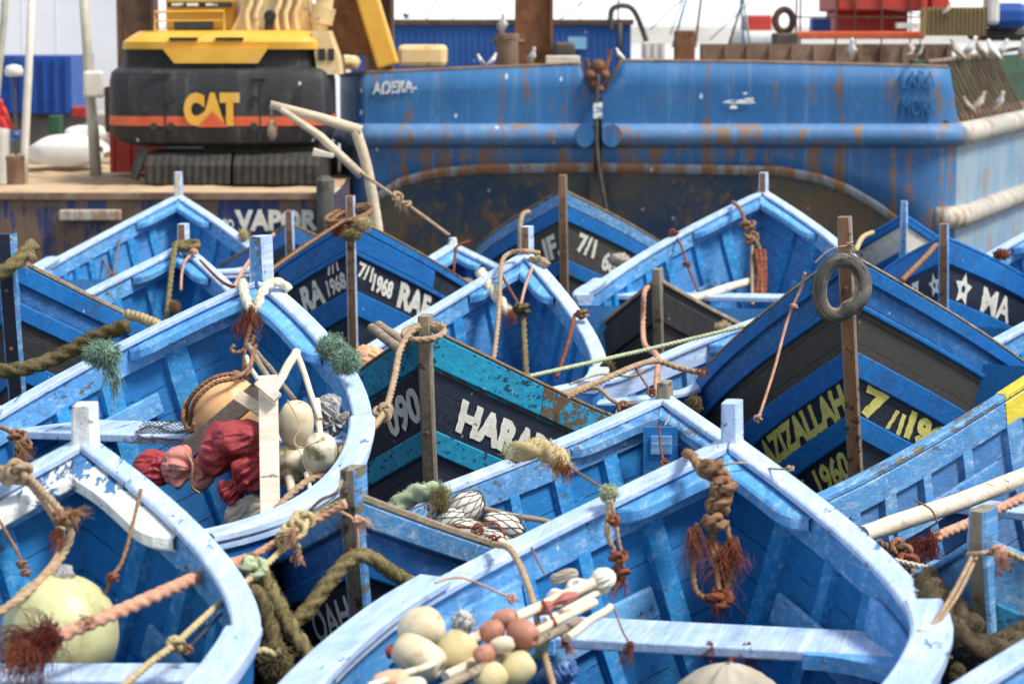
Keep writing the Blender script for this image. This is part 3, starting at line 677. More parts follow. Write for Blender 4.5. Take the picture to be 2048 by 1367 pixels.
# ---------------------------------------------------------------- the blue split barge
YB = 31.; kB = PX(YB)
def bz(py): return CAMH-(py-60)*kB
def bx(px): return (px-1024)*kB
base = Vector((bx(1195), YB, 0))
barge = empty('hopper_barge', base, 'big rust-streaked blue barge bow with a vertical slit and a dark arch', 'barge')
def lerp_tab(tab, x):
    if x <= tab[0][0]: return tab[0][1]
    for (a, b), (c, d) in zip(tab, tab[1:]):
        if x <= c: return b+(d-b)*(x-a)/(c-a)
    return tab[-1][1]
TOP = [(660, 152), (720, 146), (900, 138), (1160, 128), (1187, 187), (1203, 187), (1243, 122), (1500, 124), (1750, 130), (1905, 134), (1932, 238), (3000, 238)]
ARCH = [(672, 560), (690, 500), (720, 430), (760, 395), (800, 369), (870, 351), (960, 343), (1190, 340), (1560, 347), (1640, 362), (1700, 385), (1760, 420), (1800, 450), (1840, 500), (1870, 560), (3000, 560)]
def plan(s):
    """plan position for a front coordinate s in photo pixels; rounds both corners"""
    if s < 730:
        u = (730-s)/60; return Vector((bx(730)-min(u, 1.1)*.36, YB+.9*max(0, u)**2.4, 0))
    if s > 1850:
        u = min((s-1850)/110, 1); p = Vector((bx(1850)+.62*u-.02*u*u, YB+.52*u*u, 0))
        if s > 1960: p += Vector((.35, .94, 0))*((s-1960)*.012)
        return p
    return Vector((bx(s), YB, 0))
def cols(a, b):
    c = [x for x in list(range(int(a), int(b), 12))+[b]]
    for e in (1160, 1187, 1203, 1243, 1905, 1932):
        if a < e < b and e not in c: c.append(e)
    return sorted(set(c))
def half(a, b, name):
    up, lo, un, lip, inner = MB(), MB(), MB(), MB(), MB()
    rows_u, rows_l, rows_n, rows_i = [], [], [], []
    for s in cols(a, b):
        p = plan(s); zt = bz(lerp_tab(TOP, s)); za = bz(lerp_tab(ARCH, s)); zr = bz(268)
        P = lambda z, dy=0: Vector((p.x, p.y+dy, z))-base
        dent = .018*noise.noise(Vector((s*.013, 0, 0)))
        rows_u.append([P(zt, .06), P(zt), P((zt*2+zr)/3, dent), P((zt+2*zr)/3, dent*1.5), P(zr)])
        rows_l.append([P(zr), P((zr+za)/2, dent), P(za), P(za, .05)])
        rows_n.append([P(za, .05)]+[P(za-1.9*q, .05+1.0*q**.8) for q in (.1, .25, .45, .7, 1)])
        rows_i.append([P(zt, .06), P(max(zr, zt-1), .06)])
    up.grid(rows_u); lo.grid(rows_l); un.grid(rows_n); inner.grid(rows_i)
    h = up.build(name, 'barge_blue', barge, True)
    return h, lo, un, inner
for a, b in ((662, 1187), (1203, 1932)):
    h, lo, un, inner = half(a, b, 'bulwark')
    lo.build('bow_plate', 'barge_blue_low', barge, True); un.build('bow_rake', 'barge_under', barge, True); inner.build('bulwark_lining', 'rust_plate', barge, True)
    mb = MB(); mb.tube([plan(s)+Vector((0, -.01, bz(268)))-base for s in cols(a, b) if s not in (1160, 1243)], .15, 14); mb.build('fender_rail', 'barge_rail', barge, True)
    mb = MB(); mb.tube([plan(s)+Vector((0, .02, bz(lerp_tab(TOP, s))+.005))-base for s in cols(a, min(b, 1900))], .025, 8); mb.build('top_rail', 'rust_plate', barge, True)
    aa, bb = max(a, 722), min(b, 1800); mb = MB()
    mb.grid([[plan(s)+Vector((0, -.012, bz(lerp_tab(ARCH, s)-.0)+.11))-base, plan(s)+Vector((0, -.016, bz(lerp_tab(ARCH, s))-.012))-base, plan(s)+Vector((0, .05, bz(lerp_tab(ARCH, s))-.012))-base] for s in cols(aa, bb)])
    mb.build('arch_lip', 'barge_lip', barge, True)
# side that runs away to the right
mb = MB(); rows = []
for s in range(1932, 3300, 40):
    p = plan(s)-base; rows.append([Vector((p.x, p.y, bz(250))), Vector((p.x, p.y, 1.2)), Vector((p.x, p.y, .6)), Vector((p.x, p.y, -.4))])
mb.grid(rows); mb.build('side_plate', 'barge_fade', barge, True)
mb = MB(); mb.tube([plan(s)+Vector((0, -.01, bz(268)))-base for s in range(1932, 3300, 30)], .155, 14); mb.build('fender_rail', 'barge_rail_rust', barge, True)
mb = MB(); mb.tube([plan(s)+Vector((-.05+.03, -.05, .80-.00006*(s-1850)))-base for s in range(1885, 3300, 30)], .15, 14); mb.build('fender_rail', 'barge_rail_rust', barge, True)
mb = MB(); rows = []
for s in range(1925, 3300, 40):
    p = plan(s)-base; rows.append([Vector((p.x, p.y, bz(248))), Vector((p.x-1.2, p.y+.5, bz(244)))])
mb.grid(rows); mb.build('side_deck', 'rust_plate', barge)
mb = MB(); mb.grid([[Vector((bx(s), YB+.07, bz(240)))-base, Vector((bx(s)-.3, YB+9, bz(240)))-base] for s in (700, 1187, 1203, 1500, 1900)]); mb.build('deck', 'rust_plate', barge)
for s, dx in ((1168, -1), (1222, 1)):        # flat ellipse plates where the rail meets the slit
    mb = MB(); c = Vector((bx(s), YB-.165, bz(268)))-base
    r = [[c+Vector((.13*math.cos(t)*q, 0 if q < 1 else .1, .15*math.sin(t)*q)) for t in [2*math.pi*j/24 for j in range(24)]] for q in (.02, .96, 1)]
    mb.grid(r, 0, True); mb.build('rail_end_plate', 'barge_blue', barge)
mb = MB(); mb.box((bx(1180)-base.x, .09, -.2), (bx(1210)-base.x, .14, bz(196))); mb.build('slit_shade_sheet', 'iron', barge)  # dark sheet added behind the slit, standing in for the shade in the gap
flat_text('AOERA-', 745, 190, 26, YB-.03, 'worn_white', barge, base, wpx=88, off=.03, wob=.15, skew=.06)
flat_text('LARA', 1803, 176, 34, YB-.03, 'barge_blue', barge, base, wpx=66, off=.0, thick=.03, name='raised_lettering'); flat_text('MORS', 1803, 231, 34, YB-.03, 'barge_blue', barge, base, wpx=66, off=.0, thick=.03, name='raised_lettering')
mb = MB(); mb.tube(spline([U(1196, 150, 30.9)-base, U(1193, 215, 30.88)-base, U(1194, 300, 30.84)-base, U(1205, 380, 30.8)-base, U(1222, 470, 30.8)-base, U(1226, 520, 30.8)-base], 8), .028, 8); mb.build('hose', 'iron', barge, True)
mb = MB()
for q, (x, y, a, c) in enumerate(((1480, 203, 29, 6), (1467, 214, 7, 5), (1500, 199, 9, 5), (1490, 187, 4, 3))):
    o_ = U(x, y, YB-.035-.002*q)-base; mb.face([mb.add(o_+Vector((a*kB*math.cos(t)*(1+.3*math.sin(3*t+x)), 0, c*kB*math.sin(t)*(1+.3*math.cos(2*t))))) for t in [2*math.pi*j/16 for j in range(16)]])
mb.build('white_stain', 'worn_white', barge)
mb = MB(); mb.box(U(1186, 238, 30.84)-base, U(1204, 205, 30.9)-base); mb.build('shackle', 'worn_white', barge, bevel=.01)
mb = MB()
for x, y, r in ((1183, 150, 11), (1197, 132, 14), (1210, 150, 10), (1190, 168, 9), (1200, 178, 8)): mb.lathe([(r*.3*kB, -.1), (r*kB, -.06), (r*kB, .06), (r*.3*kB, .1)], U(x, y, 30.98)-base, (0, 1, 0), 12)
mb.tube([U(1172, 118, 31)-base, U(1190, 165, 31)-base], .03, 6); mb.tube([U(1222, 100, 31.1)-base, U(1204, 170, 31)-base], .03, 6); mb.build('hinge', 'rust', barge)
# sloping stanchion fence on the side
fence = empty('rail_fence', plan(1960)+Vector((-.1, .1, bz(244))), 'rusty fence of sloping stanchions on the barge side at right', 'fence'); fb = fence.location.copy()
mb = MB(); mb.tube([plan(s)+Vector((-.35, .2, bz(124)+.0002*(s-1940)))-fb for s in range(1925, 3000, 60)], .035, 6); mb.build('top_rail', 'rust_plate', fence)
for i in range(16):
    p = plan(1935+i*30); mb = MB(); mb.beam(p+Vector((-.42, .18, bz(126)))-fb, p+Vector((-.02, .16, bz(246)))-fb, .09, .03); mb.build('stanchion', 'rust_plate', fence)
mb = MB(); q = [plan(1930)+Vector((-.42, 1.0, bz(244))), plan(2900)+Vector((-.42, 1.0, bz(244))), plan(2900)+Vector((-.42, 1.0, bz(122))), plan(1930)+Vector((-.42, 1., bz(122)))]
i0 = [mb.add(p-fb) for p in q]; i1 = [mb.add(p-fb+Vector((-.04, .05, 0))) for p in q]; mb.face(i0); mb.face(i1[::-1])
for j in range(4): mb.face((i0[j], i0[(j+1) % 4], i1[(j+1) % 4], i1[j]))
mb.build('back_panel', 'dark_green', fence)
# deck fittings
def bollard(px, y0, y1, w, Y, label, bar=0, sq=False):
    k = PX(Y); b = U(px, y1, Y); r = empty('mooring_bollard', b, label, 'bollard'); mb = MB(); h = (y1-y0)*k
    if sq: mb.box((-w/2*k, 0, -.3), (w/2*k, w*k, h)); mb.build('post', 'rust', r, bevel=.02)
    else: mb.lathe([(w/2*k, -.2), (w/2*k, h*.8), (w/2*k*1.05, h*.82), (w/2*k*1.05, h*.97), (w/2*k*.9, h)], (0, w/2*k, 0), seg=20); mb.build('post', 'rust_plate', r, 'auto')
    if bar: mb = MB(); mb.tube([(-bar/2*k, w/2*k, h*.75), (bar/2*k, w/2*k, h*.75)], 4*k, 8); mb.build('cross_bar', 'rust_plate', r)
    return r
bollard(1015, 68, 132, 44, 31.5, 'rusty round bollard with a cross bar, a gull on its top', 66)
bollard(1370, 62, 122, 40, 31.6, 'rusty square bollard post on the blue barge rim', 0, True)
def spud(px, w, y1, Y, mat, label):
    k = PX(Y); b = U(px, y1, Y); mb = MB(); h = 7.
    for s in (-1, 1): mb.box((s*w*.5*k-(.04 if s > 0 else 0), 0, -1.2), (s*w*.5*k+(.04 if s < 0 else 0), .45, h))
    mb.box((-w*.5*k+.04, .12, -1.2), (w*.5*k-.04, .3, h)); o = mb.build('spud_post', mat); o.location = b; tag(o, label, 'post')
spud(1068, 76, 112, 34, 'rust', 'tall reddish rusty steel post behind the barge slit')
spud(271, 74, 66, 34, 'rust_dark', 'dark brown steel post rising behind the digger cab'); spud(757, 58, 132, 33.5, 'rust_dark', 'dark brown steel post behind the yellow boom')
# ---------------------------------------------------------------- blue deckhouse container
YC = 45.; kC = PX(YC); b = U(1028, 125, YC); ct = empty('deck_container', (b.x, YC, .8), 'blue corrugated deck container behind the barge', 'container')
mb = MB(); x0, x1 = U(700, 50, YC).x-b.x, U(1262, 50, YC).x-b.x; zt = U(0, 50, YC).z-.8
mb.box((x0, 0, 0), (x1, 3., zt))
for i in range(44):
    x = x0+.1+(x1-x0-.2)*i/43; mb.box((x-.03, -.012, .1), (x+.03, -.001, zt-.12))
mb.build('wall', 'container_blue', ct)
mb = MB(); mb.box((x0-.05, -.06, zt+.002), (x1+.05, 3.05, zt+.1)); mb.build('roof', 'rust_dark', ct)
mb = MB(); d = U(1136, 96, YC).x-b.x; mb.box((d, -.05, U(0, 98, YC).z-.8), (d+.34, -.032, U(0, 74, YC).z-.8)); mb.build('notice_plate', 'door_blue', ct)
mb = MB(); mb.tube(spline([U(1222, 60, 44.5), U(1225, 18, 44.5), U(1262, 16, 44.5), U(1285, 60, 44.6), U(1300, 112, 44.6)], 8), .05, 8)
mb.tube([U(1240, 45, 44.5), U(1240, 120, 44.5)], .04, 6); o = mb.build('pipe_rail', 'iron', None, True); tag(o, 'bent dark pipe rail beside the blue container', 'rail')
for px, y1, w, Y, m, lb in ((905, 44, 3, 60, 'mast_white', 'thin distant mast left of the rusty post'), (1160, 46, 3, 60, 'mast_white', 'thin distant mast right of the rusty post'), (1236, 46, 4, 47, 'iron', 'dark thin mast over the blue container')):
    mb = MB(); mb.tube([U(px, y1+30, Y), U(px+2, -120, Y)], w*PX(Y)/2, 6); o = mb.build('distant_mast', m); tag(o, lb, 'mast')
# ---------------------------------------------------------------- work barge on the left
YW = 28.; kW = PX(YW); wz = CAMH-(385-60)*kW; wb = empty('work_barge', ((330-1024)*kW, YW, 0), 'rusty flat work barge with large cream letters on its dark side', 'barge')
wbb = Vector(wb.location)
mb = MB(); xa, xb = (-420-1024)*kW-wbb.x, (664-1024)*kW-wbb.x
n = 60; mb.grid([[Vector((xa+(xb-xa)*i/n, .02*noise.noise(Vector((i*.4, j, 0))), z)) for j, z in enumerate((wz-.02, wz-.3, wz-.6, wz-.9, -.4))] for i in range(n+1)])
mb.grid([[Vector((xb, y, z)) for z in (wz-.02, -.4)] for y in (0, 4, 9)]); mb.build('hull', 'hull_dark', wb)
mb = MB(); rows = []
for i in range(41):
    rows.append([Vector((xa+(xb-xa)*i/40, 9.*(j/30)**1.3, wz+.035*noise.noise(Vector((i*.5, j*.5, 0))))) for j in range(31)])
mb.grid(rows); mb.build('deck', 'deck_sand', wb, True)
mb = MB(); mb.box((xa, -.05, wz-.07), (xb, .06, wz+.015)); mb.build('deck_edge', 'rust_plate', wb, bevel=.01)
mb = MB(); mb.box((U(112, 0, YW).x-wbb.x, -.16, U(0, 440, YW).z), (U(236, 0, YW).x-wbb.x, -.02, U(0, 418, YW).z)); mb.build('ledge', 'barge_rail_rust', wb, bevel=.02)
flat_text('VAPOR', 470, 462, 43, YW-.03, 'cream_paint', wb, wbb, wpx=167, off=.05); flat_text('CO', 442, 462, 24, YW-.03, 'cream_paint', wb, wbb, wpx=26, off=.04); flat_text('AL', 478, 496, 26, YW-.03, 'cream_paint', wb, wbb, wpx=46, off=.03)
mb = MB(); mb.lathe([(.06, -.5), (.10, -.46), (.105, .4), (.06, .45)], U(651, 430, YW-.14)-wbb); mb.build('tyre_fender', 'rubber', wb, 'auto')
# ---------------------------------------------------------------- excavator
YE = 29.4; kE = PX(YE); E0 = Vector(((440-1024)*kE, YE, wz)); ex = empty('excavator', E0, 'yellow and black tracked excavator seen from behind on the work barge', 'excavator')
def eq(px, py, dy=0): p = U(px, py, YE); p.y += dy; return p-E0
def arc_block(prof, mat, name, bulge=.30, dep=1.3, n=28, pw=5):
    """block with a bowed back: prof lists photo rows (y, left, right, setback)"""
    mb = MB(); rows = []
    for y, l, r, sb in prof:
        z = eq(0, y).z; a, b = eq(l, 0).x, eq(r, 0).x; row = []
        for i in range(n+1):
            u = -1+2*i/n; row.append(Vector(((a+b)/2+(b-a)/2*(math.copysign(1-(1-abs(u))**1.35, u)), sb+bulge*abs(u)**pw+.08*u*u, z)))
        row.append(Vector((b, dep, z))); row.append(Vector((a, dep, z))); rows.append(row)
    ids = mb.grid(rows, 0, True); mb.face(ids[0]); mb.face(ids[-1][::-1]); return mb.build(name, mat, ex, 'auto')
arc_block([(294, 248, 628, .12), (286, 222, 644, .04), (266, 206, 653, 0), (235, 204, 655, 0), (165, 205, 654, 0), (146, 208, 651, .03), (138, 216, 645, .10), (135, 224, 638, .2)], 'machine_black', 'counterweight')
CW = bpy.context.scene.objects['counterweight']
arc_block([(252, 203.5, 655.5, -.006), (233, 203.5, 655.5, -.006)], 'stripe_orange', 'stripe').parent = CW
arc_block([(137, 226, 634, .20), (98, 228, 626, .22)], 'machine_black', 'louvre_band')
LB = bpy.context.scene.objects['louvre_band']
for i in range(9):
    y = 131-i*4; arc_block([(y, 227.5, 628, .19), (y-1.8, 227.5, 628, .19)], 'track_black', 'louvre', n=12).parent = LB
arc_block([(99, 228, 646, .16), (84, 230, 644, .15), (72, 246, 636, .2), (63, 258, 628, .34), (61, 296, 600, .5)], 'machine_yellow', 'hood')
mb = MB(); q = [eq(322, 97), eq(534, 97), eq(514, 127), eq(346, 127)]
f = [mb.add(Vector((p.x, .10, p.z))) for p in q]; g = [mb.add(Vector((p.x, .2, p.z))) for p in q]; mb.face(f)
for j in range(4): mb.face((f[j], g[j], g[(j+1) % 4], f[(j+1) % 4]))
mb.build('rear_panel', 'machine_yellow', ex)
mb = MB(); mb.box(eq(335, 80, .13), eq(392, 75, .2)); mb.box(eq(428, 80, .13), eq(484, 75, .2)); mb.build('hood_slot', 'track_black', ex)
mb = MB(); mb.box(eq(310, 64, .9), eq(452, -30, 2.2)); EC = mb.build('engine_cover', 'machine_yellow', ex, bevel=.05)
mb = MB(); mb.box(eq(328, 60, .87), eq(408, 41, .905)); mb.build('rear_window', 'glass_dark', EC, bevel=.02)
mb = MB(); mb.box(eq(318, 14, .7), eq(448, 3, .88)); LM = mb.build('lamp_bar', 'track_black', EC)
for x in (340, 371, 410): mb = MB(); mb.box(eq(x-13, 12, .66), eq(x+11, 6, .7)); mb.build('work_lamp', 'worn_white', ex, bevel=.01)
mb = MB(); q = [(448, 62), (466, 26), (474, -40), (600, -40), (612, 62)]
f = [mb.add(eq(x, y, .7)) for x, y in q]; g = [mb.add(eq(x, y, 1.5)) for x, y in q]; mb.face(f)
for j in range(5): mb.face((f[j], g[j], g[(j+1) % 5], f[(j+1) % 5]))
mb.build('boom_bracket', 'machine_pale', ex)
for x in (486, 505, 545, 565, 585): mb = MB(); mb.tube(spline([eq(x, 62, .62), eq(x-4, 30, .62), eq(x+4, 4, .64), eq(x+2, -40, .66)], 6), .035, 8); mb.build('hydraulic_hose', 'machine_pale', ex, True)
mb = MB(); mb.lathe([(.07, 0), (.075, .02), (.075, .08), (.05, .09)], eq(531, 32, .62), (0, -1, 0)); mb.tube([eq(527, 62, .6), eq(529, 40, .6)], .05, 8); mb.build('exhaust', 'track_black', ex)
mb = MB(); mb.tube([eq(626, 75, .7), eq(636, 30, .7), eq(650, -60, .7)], [.10, .11, .11], 14); mb.tube([eq(632, 46, .7), eq(640, 12, .7)], .15, 14); mb.build('hydraulic_cylinder', 'machine_pale', ex, 'auto')
mb = MB(); mb.beam(eq(690, -60, 1.4), eq(690, 112, 1.4), .62, .5, up=(0, 1, 0)); mb.build('boom_foot', 'rust', ex, bevel=.03)
mb = MB(); mb.beam(eq(708, -60, 1.1), eq(768, 136, 1.1), .27, .4, up=(0, 1, 0)); mb.beam(eq(716, -40, 1.0), eq(740, 60, 1.0), .1, .1); mb.build('boom', 'machine_yellow', ex, bevel=.03)
mb = MB(); q = [(618, 62), (652, 62), (672, 118), (676, 150), (630, 150)]
f = [mb.add(eq(x, y, .35)) for x, y in q]; g = [mb.add(eq(x, y, 1.5)) for x, y in q]; mb.face(f)
for j in range(5): mb.face((f[j], g[j], g[(j+1) % 5], f[(j+1) % 5]))
mb.build('side_panel', 'machine_pale', ex)
mb = MB(); mb.box(eq(632, 122, .33), eq(646, 98, .34)); mb.box(eq(652, 122, .33), eq(664, 98, .34)); mb.build('side_vent', 'track_black', ex)
for x in (308, 342, 508, 543): 
    for y in (198, 253): mb = MB(); mb.lathe([(.045, .0), (.045, .02)], eq(x, y, -.012), (0, -1, 0), 14); mb.build('bolt_hole', 'track_black', CW)
flat_text('C', 368, 252, 66, YE-.03, 'machine_yellow', CW, E0, wpx=42, off=.085, wob=0); flat_text('A', 402, 252, 66, YE-.034, 'machine_yellow', CW, E0, wpx=48, off=.075, wob=0); flat_text('T', 440, 252, 66, YE-.038, 'machine_yellow', CW, E0, wpx=40, off=.085, wob=0)
mb = MB(); mb.face([mb.add(Vector((p.x, -.055, p.z))) for p in (eq(396, 254), eq(426, 222), eq(456, 254))]); mb.build('emblem_triangle', 'stripe_orange', CW)
def track(px0, px1, dy):
    mb = MB(); prof = [(372, .05), (366, 0), (330, 0), (316, .1), (306, .25)]
    rr = [[eq(px, y, dy+sb-(.02 if i % 2 else 0)) for y, sb in prof]+[eq(px, 306, dy+3.2), eq(px, 374, dy+3.2)] for i, px in enumerate([px0+(px1-px0)*q/22 for q in range(23)])]
    ids = mb.grid(rr, 0, True); mb.face(ids[0]); mb.face(ids[-1]); mb.build('track', 'track_black', ex)
track(292, 462, -.1); track(468, 640, -.1)
mb = MB(); mb.box(eq(400, 312, .3), eq(640, 286, 2)); mb.build('turntable', 'track_black', ex)
mb = MB(); mb.beam(eq(286, 296, .1), eq(268, 358, 0), .09, .09); mb.build('step_bar', 'track_black', ex)
mb = MB(); mb.box(eq(196, 268, .5), eq(220, 176, 1)); mb.build('ladder_box', 'rust_dark', ex, bevel=.02)
mb = MB(); mb.box(eq(782, 138, 1.6), eq(884, 92, 2.6)); o = mb.build('bucket', 'machine_pale', ex, bevel=.06)
# ---------------------------------------------------------------- things on and behind the work barge
def boxthing(name, label, cat, a, b, Y, dep, mat, bevel=.02, extra=None):
    p, q = U(*a, Y), U(*b, Y); mb = MB(); base = Vector(((p.x+q.x)/2, Y, min(p.z, q.z)))
    mb.box((min(p.x, q.x)-base.x, 0, 0), (max(p.x, q.x)-base.x, dep, abs(p.z-q.z)))
    if extra: extra(mb, base)
    o = mb.build(name, mat, None, False, bevel); o.location = base; tag(o, label, cat); return o
def ribsx(n, w, d):
    def f(mb, base):
        xs = [v[0] for v in mb.v]; zs = [v[2] for v in mb.v]; a, b, z1 = min(xs), max(xs), max(zs)
        for i in range(n): x = a+.05+(b-a-.1)*i/(n-1); mb.box((x-w/2, -d, .02), (x+w/2, -.001, z1-.02))
    return f
boxthing('generator_box', 'red machine box under the excavator counterweight', 'box', (220, 345), (332, 262), 31.2, .9, 'signal_red', .03, ribsx(4, .04, .03))
boxthing('white_building', 'tall white painted wall of a building at the upper left', 'building', (-500, 225), (236, -900), 44, 4, 'wall_white', 0, ribsx(12, .03, .008))
boxthing('blue_container', 'blue corrugated container behind the masts at the left', 'container', (-160, 228), (141, 112), 40, 2.2, 'panel_blue', 0, ribsx(14, .07, .05))
boxthing('quay_wall', 'pinkish stone quay wall behind the white dinghy', 'wall', (-400, 420), (238, 226), 42, 1.6, 'quay_pink', .05)
k = PX(32.5); base = U(128, 338, 32.5); mb = MB(); rows = []
for i in range(25):
    u = i/24; x = (u-.5)*158*k; w = 1-abs(2*u-1)**4; hgt = (58+10*math.sin(u*3.1))*k*(.55+.45*w)
    rows.append([Vector((x, .0-.25*w, .16-.1*math.sin(u*3.1))), Vector((x, -.35*w, .3)), Vector((x, -.2*w, hgt*.92)), Vector((x, .25, hgt)), Vector((x, .9, hgt*.9)), Vector((x, 1.1, .1))])
mb.grid(rows); o = mb.build('dinghy', 'white_hull', None, True); o.location = base; tag(o, 'white dinghy hull standing on the sandy barge deck', 'boat')
boxthing('cargo_tank', 'rounded white tank resting above the white dinghy', 'tank', (126, 288), (196, 254), 33.2, .8, 'white_hull', .1)
bollard(28, 312, 372, 36, 29.6, 'rusty brown drum bollard at the left edge of the barge deck')
bollard(2, 250, 372, 34, 30, 'white round post at the far left edge of the deck').children[0].data.materials[0] = MT['white_hull']
def pole(name, label, pts, w, Y, mat, cat='mast', w2=None):
    P_ = [U(x, y, Y) for x, y in pts]; mb = MB(); n = len(P_); b = P_[0]
    mb.tube([p-b for p in P_], [(w+(w2-w)*i/(n-1) if w2 else w)*PX(Y)/2 for i in range(n)], 10); o = mb.build(name, mat, None, True); o.location = b; tag(o, label, cat); return o
pole('boat_mast', 'pale wooden mast, second from the left edge', [(47, 372), (50, 290), (57, 150), (68, -120)], 17, 30, 'mast_white', w2=15)
pole('boat_mast', 'olive grey mast with a thick foot beside the white wall', [(192, 352), (186, 250), (176, 120), (160, -120)], 24, 31, 'mast_olive', w2=18)
pole('boat_mast', 'leaning olive mast at the left edge of the picture', [(-22, 372), (-8, 200), (8, 40), (16, -100)], 14, 30.5, 'mast_olive')
boxthing('mast_fitting', 'pale fitting clamped on the thick footed olive mast', 'fitting', (166, 196), (206, 142), 30.8, .12, 'mast_white', .04)
k = PX(33); b = U(31, 262, 33); r = empty('radar_dome', b, 'small white dome on a thin pole in front of the blue container', 'antenna'); mb = MB(); mb.tube([(0, 0, -.6), (0, 0, 110*k)], 3*k, 6); mb.build('pole', 'iron', r)
mb = MB(); mb.lathe([(.05, 0), (18*k, .01), (19*k, 12*k), (15*k, 21*k), (.02, 24*k)], (0, 0, 108*k)); mb.build('dome', 'white_hull', r, True)
def cloth(name, label, cat, quad, Y, mat, amp=.05, n=14):
    b = U(*quad[0], Y); mb = MB(); Q = [U(*q, Y)-b for q in quad]; rs = random.random()*30
    mb.grid([[Q[0].lerp(Q[1], j/n).lerp(Q[3].lerp(Q[2], j/n), i/n)+Vector((0, amp*noise.noise(Vector((i*.5+rs, j*.3, 0))), 0)) for j in range(n+1)] for i in range(n+1)])
    o = mb.build(name, mat, None, True); o.location = b; sm = o.modifiers.new('thickness', 'SOLIDIFY'); sm.thickness = .006; tag(o, label, cat); return o
cloth('red_flag', 'red cloth flag hanging at the left edge of the picture', 'flag', [(-14, 195), (4, 200), (28, 258), (-18, 254)], 29.8, 'flag_red')
cloth('blue_sheet', 'small blue sheet below the red flag', 'sheet', [(-14, 262), (44, 262), (50, 282), (-18, 284)], 31.2, 'plastic_blue')
# ---------------------------------------------------------------- deck gear of the vessel behind, upper right
boxthing('steel_coaming', 'long rusty steel wall running behind the gulls on the barge', 'wall', (1400, 190), (1905, 88), 34, .12, 'rust_plate', 0, ribsx(12, .06, .05))
YR = 36.; kR = PX(YR); rb = U(1700, 90, YR); rh = empty('red_deckhouse', rb, 'red painted deckhouse with a red beam on posts at upper right', 'deckhouse')
def rq(x, y, dy=0): p = U(x, y, YR); p.y += dy; return p-rb
mb = MB(); mb.box(rq(1678, 22, .2), rq(1862, -110, 2.4)); mb.build('cabin', 'signal_red', rh, bevel=.03)
mb = MB(); mb.box(rq(1690, 70, .9), rq(1836, 22.5, 2.2)); mb.build('lower_wall', 'signal_red', rh)
mb = MB(); mb.box(rq(1588, 78, -.1), rq(1848, 63, .12)); mb.build('beam', 'stripe_orange', rh, bevel=.02)
for x in (1596, 1604, 1676, 1714, 1768, 1826, 1846): mb = MB(); mb.box(rq(x-3, 88, .14), rq(x+3, -110, .19)); mb.build('post', 'rust_dark', rh)
mb = MB(); mb.box(rq(1590, 36, .15), rq(1850, 33, .17)); mb.build('hand_rail', 'rust_dark', rh)
mb = MB(); mb.box(rq(1792, 57, -.06), rq(1836, 46, .1)); mb.build('white_plank', 'worn_white', rh)
mb = MB(); mb.box(rq(1638, 68, .8), rq(1676, 36, 1.2)); mb.build('locker', 'panel_blue', rh, bevel=.02)
b = U(1913, 72, 35); g = empty('mesh_crate', b, 'yellowish mesh crate to the right of the red deckhouse', 'crate'); mb = MB(); k = PX(35)
mb.box((-56*k, .06, 0), (58*k, .7, 56*k)); mb.build('body', 'crate_yellow', g)
for i in range(15): x = (-57+116*i/14)*k; mb = MB(); mb.box((x-.008, .02, 0), (x+.008, .058, 57*k)); mb.build('bar', 'rust_dark', g)
b = U(1568, 62, 37); mb = MB(); k = PX(37)
mb.grid([[Vector((30*k+0, 0, 0))*0+Vector(((17*k+7*k*math.cos(v))*math.cos(t), 7*k*math.sin(v), 20*k+(22*k+7*k*math.cos(v))*math.sin(t))) for v in [2*math.pi*j/10 for j in range(10)]] for t in [2*math.pi*i/28 for i in range(29)]], 0, True)
o = mb.build('tyre_fender', 'rust_dark', None, True); o.location = b; tag(o, 'dark brownish tyre standing left of the red deckhouse', 'tyre')
boxthing('cable_reel', 'dark machinery block at the upper right corner', 'machine', (1985, 58), (2060, 6), 36.5, .8, 'panel_blue', .12)
boxthing('white_winch', 'white winch housing between mesh crate and dark machinery', 'winch', (1974, 50), (2002, -30), 36.2, .4, 'white_hull', .06)
for i, (a, bq, c, d, m) in enumerate(((1345, 95, 1395, -80, 'door_blue'), (1390, 95, 1412, -80, 'iron'), (1455, 98, 1512, -80, 'iron'), (1488, 92, 1476, -80, 'door_blue'), (1500, 96, 1480, -60, 'mast_white'))):
    pole('rigging_pole', ['pale blue sloping rigging pole, leftmost over the far shore', 'dark steep rigging pole over the far shore', 'dark rigging pole leaning right over the far shore', 'pale blue upright rigging pole by the white boats', 'thin white pole left of the dark tyre'][i], [(a, bq), (c, d)], 5, 42+i, m)
boxthing('moored_launch', 'distant white launch seen over the rusty steel wall', 'boat', (1480, 96), (1565, 62), 60, 3, 'white_hull', .15)
boxthing('wheelhouse', 'distant red and white wheelhouse behind the rigging poles', 'wheelhouse', (1496, 62), (1545, 30), 60.5, 2, 'signal_red', .05)
boxthing('grey_hatch', 'grey sloped hatch cover beside the red beam', 'hatch', (1548, 92), (1598, 66), 34.6, .4, 'iron', .03)
boxthing('plank_pile', 'pale planks lying on the barge deck beside the slit', 'planks', (1092, 130), (1160, 112), 31.7, .5, 'bleached_wood', .01)
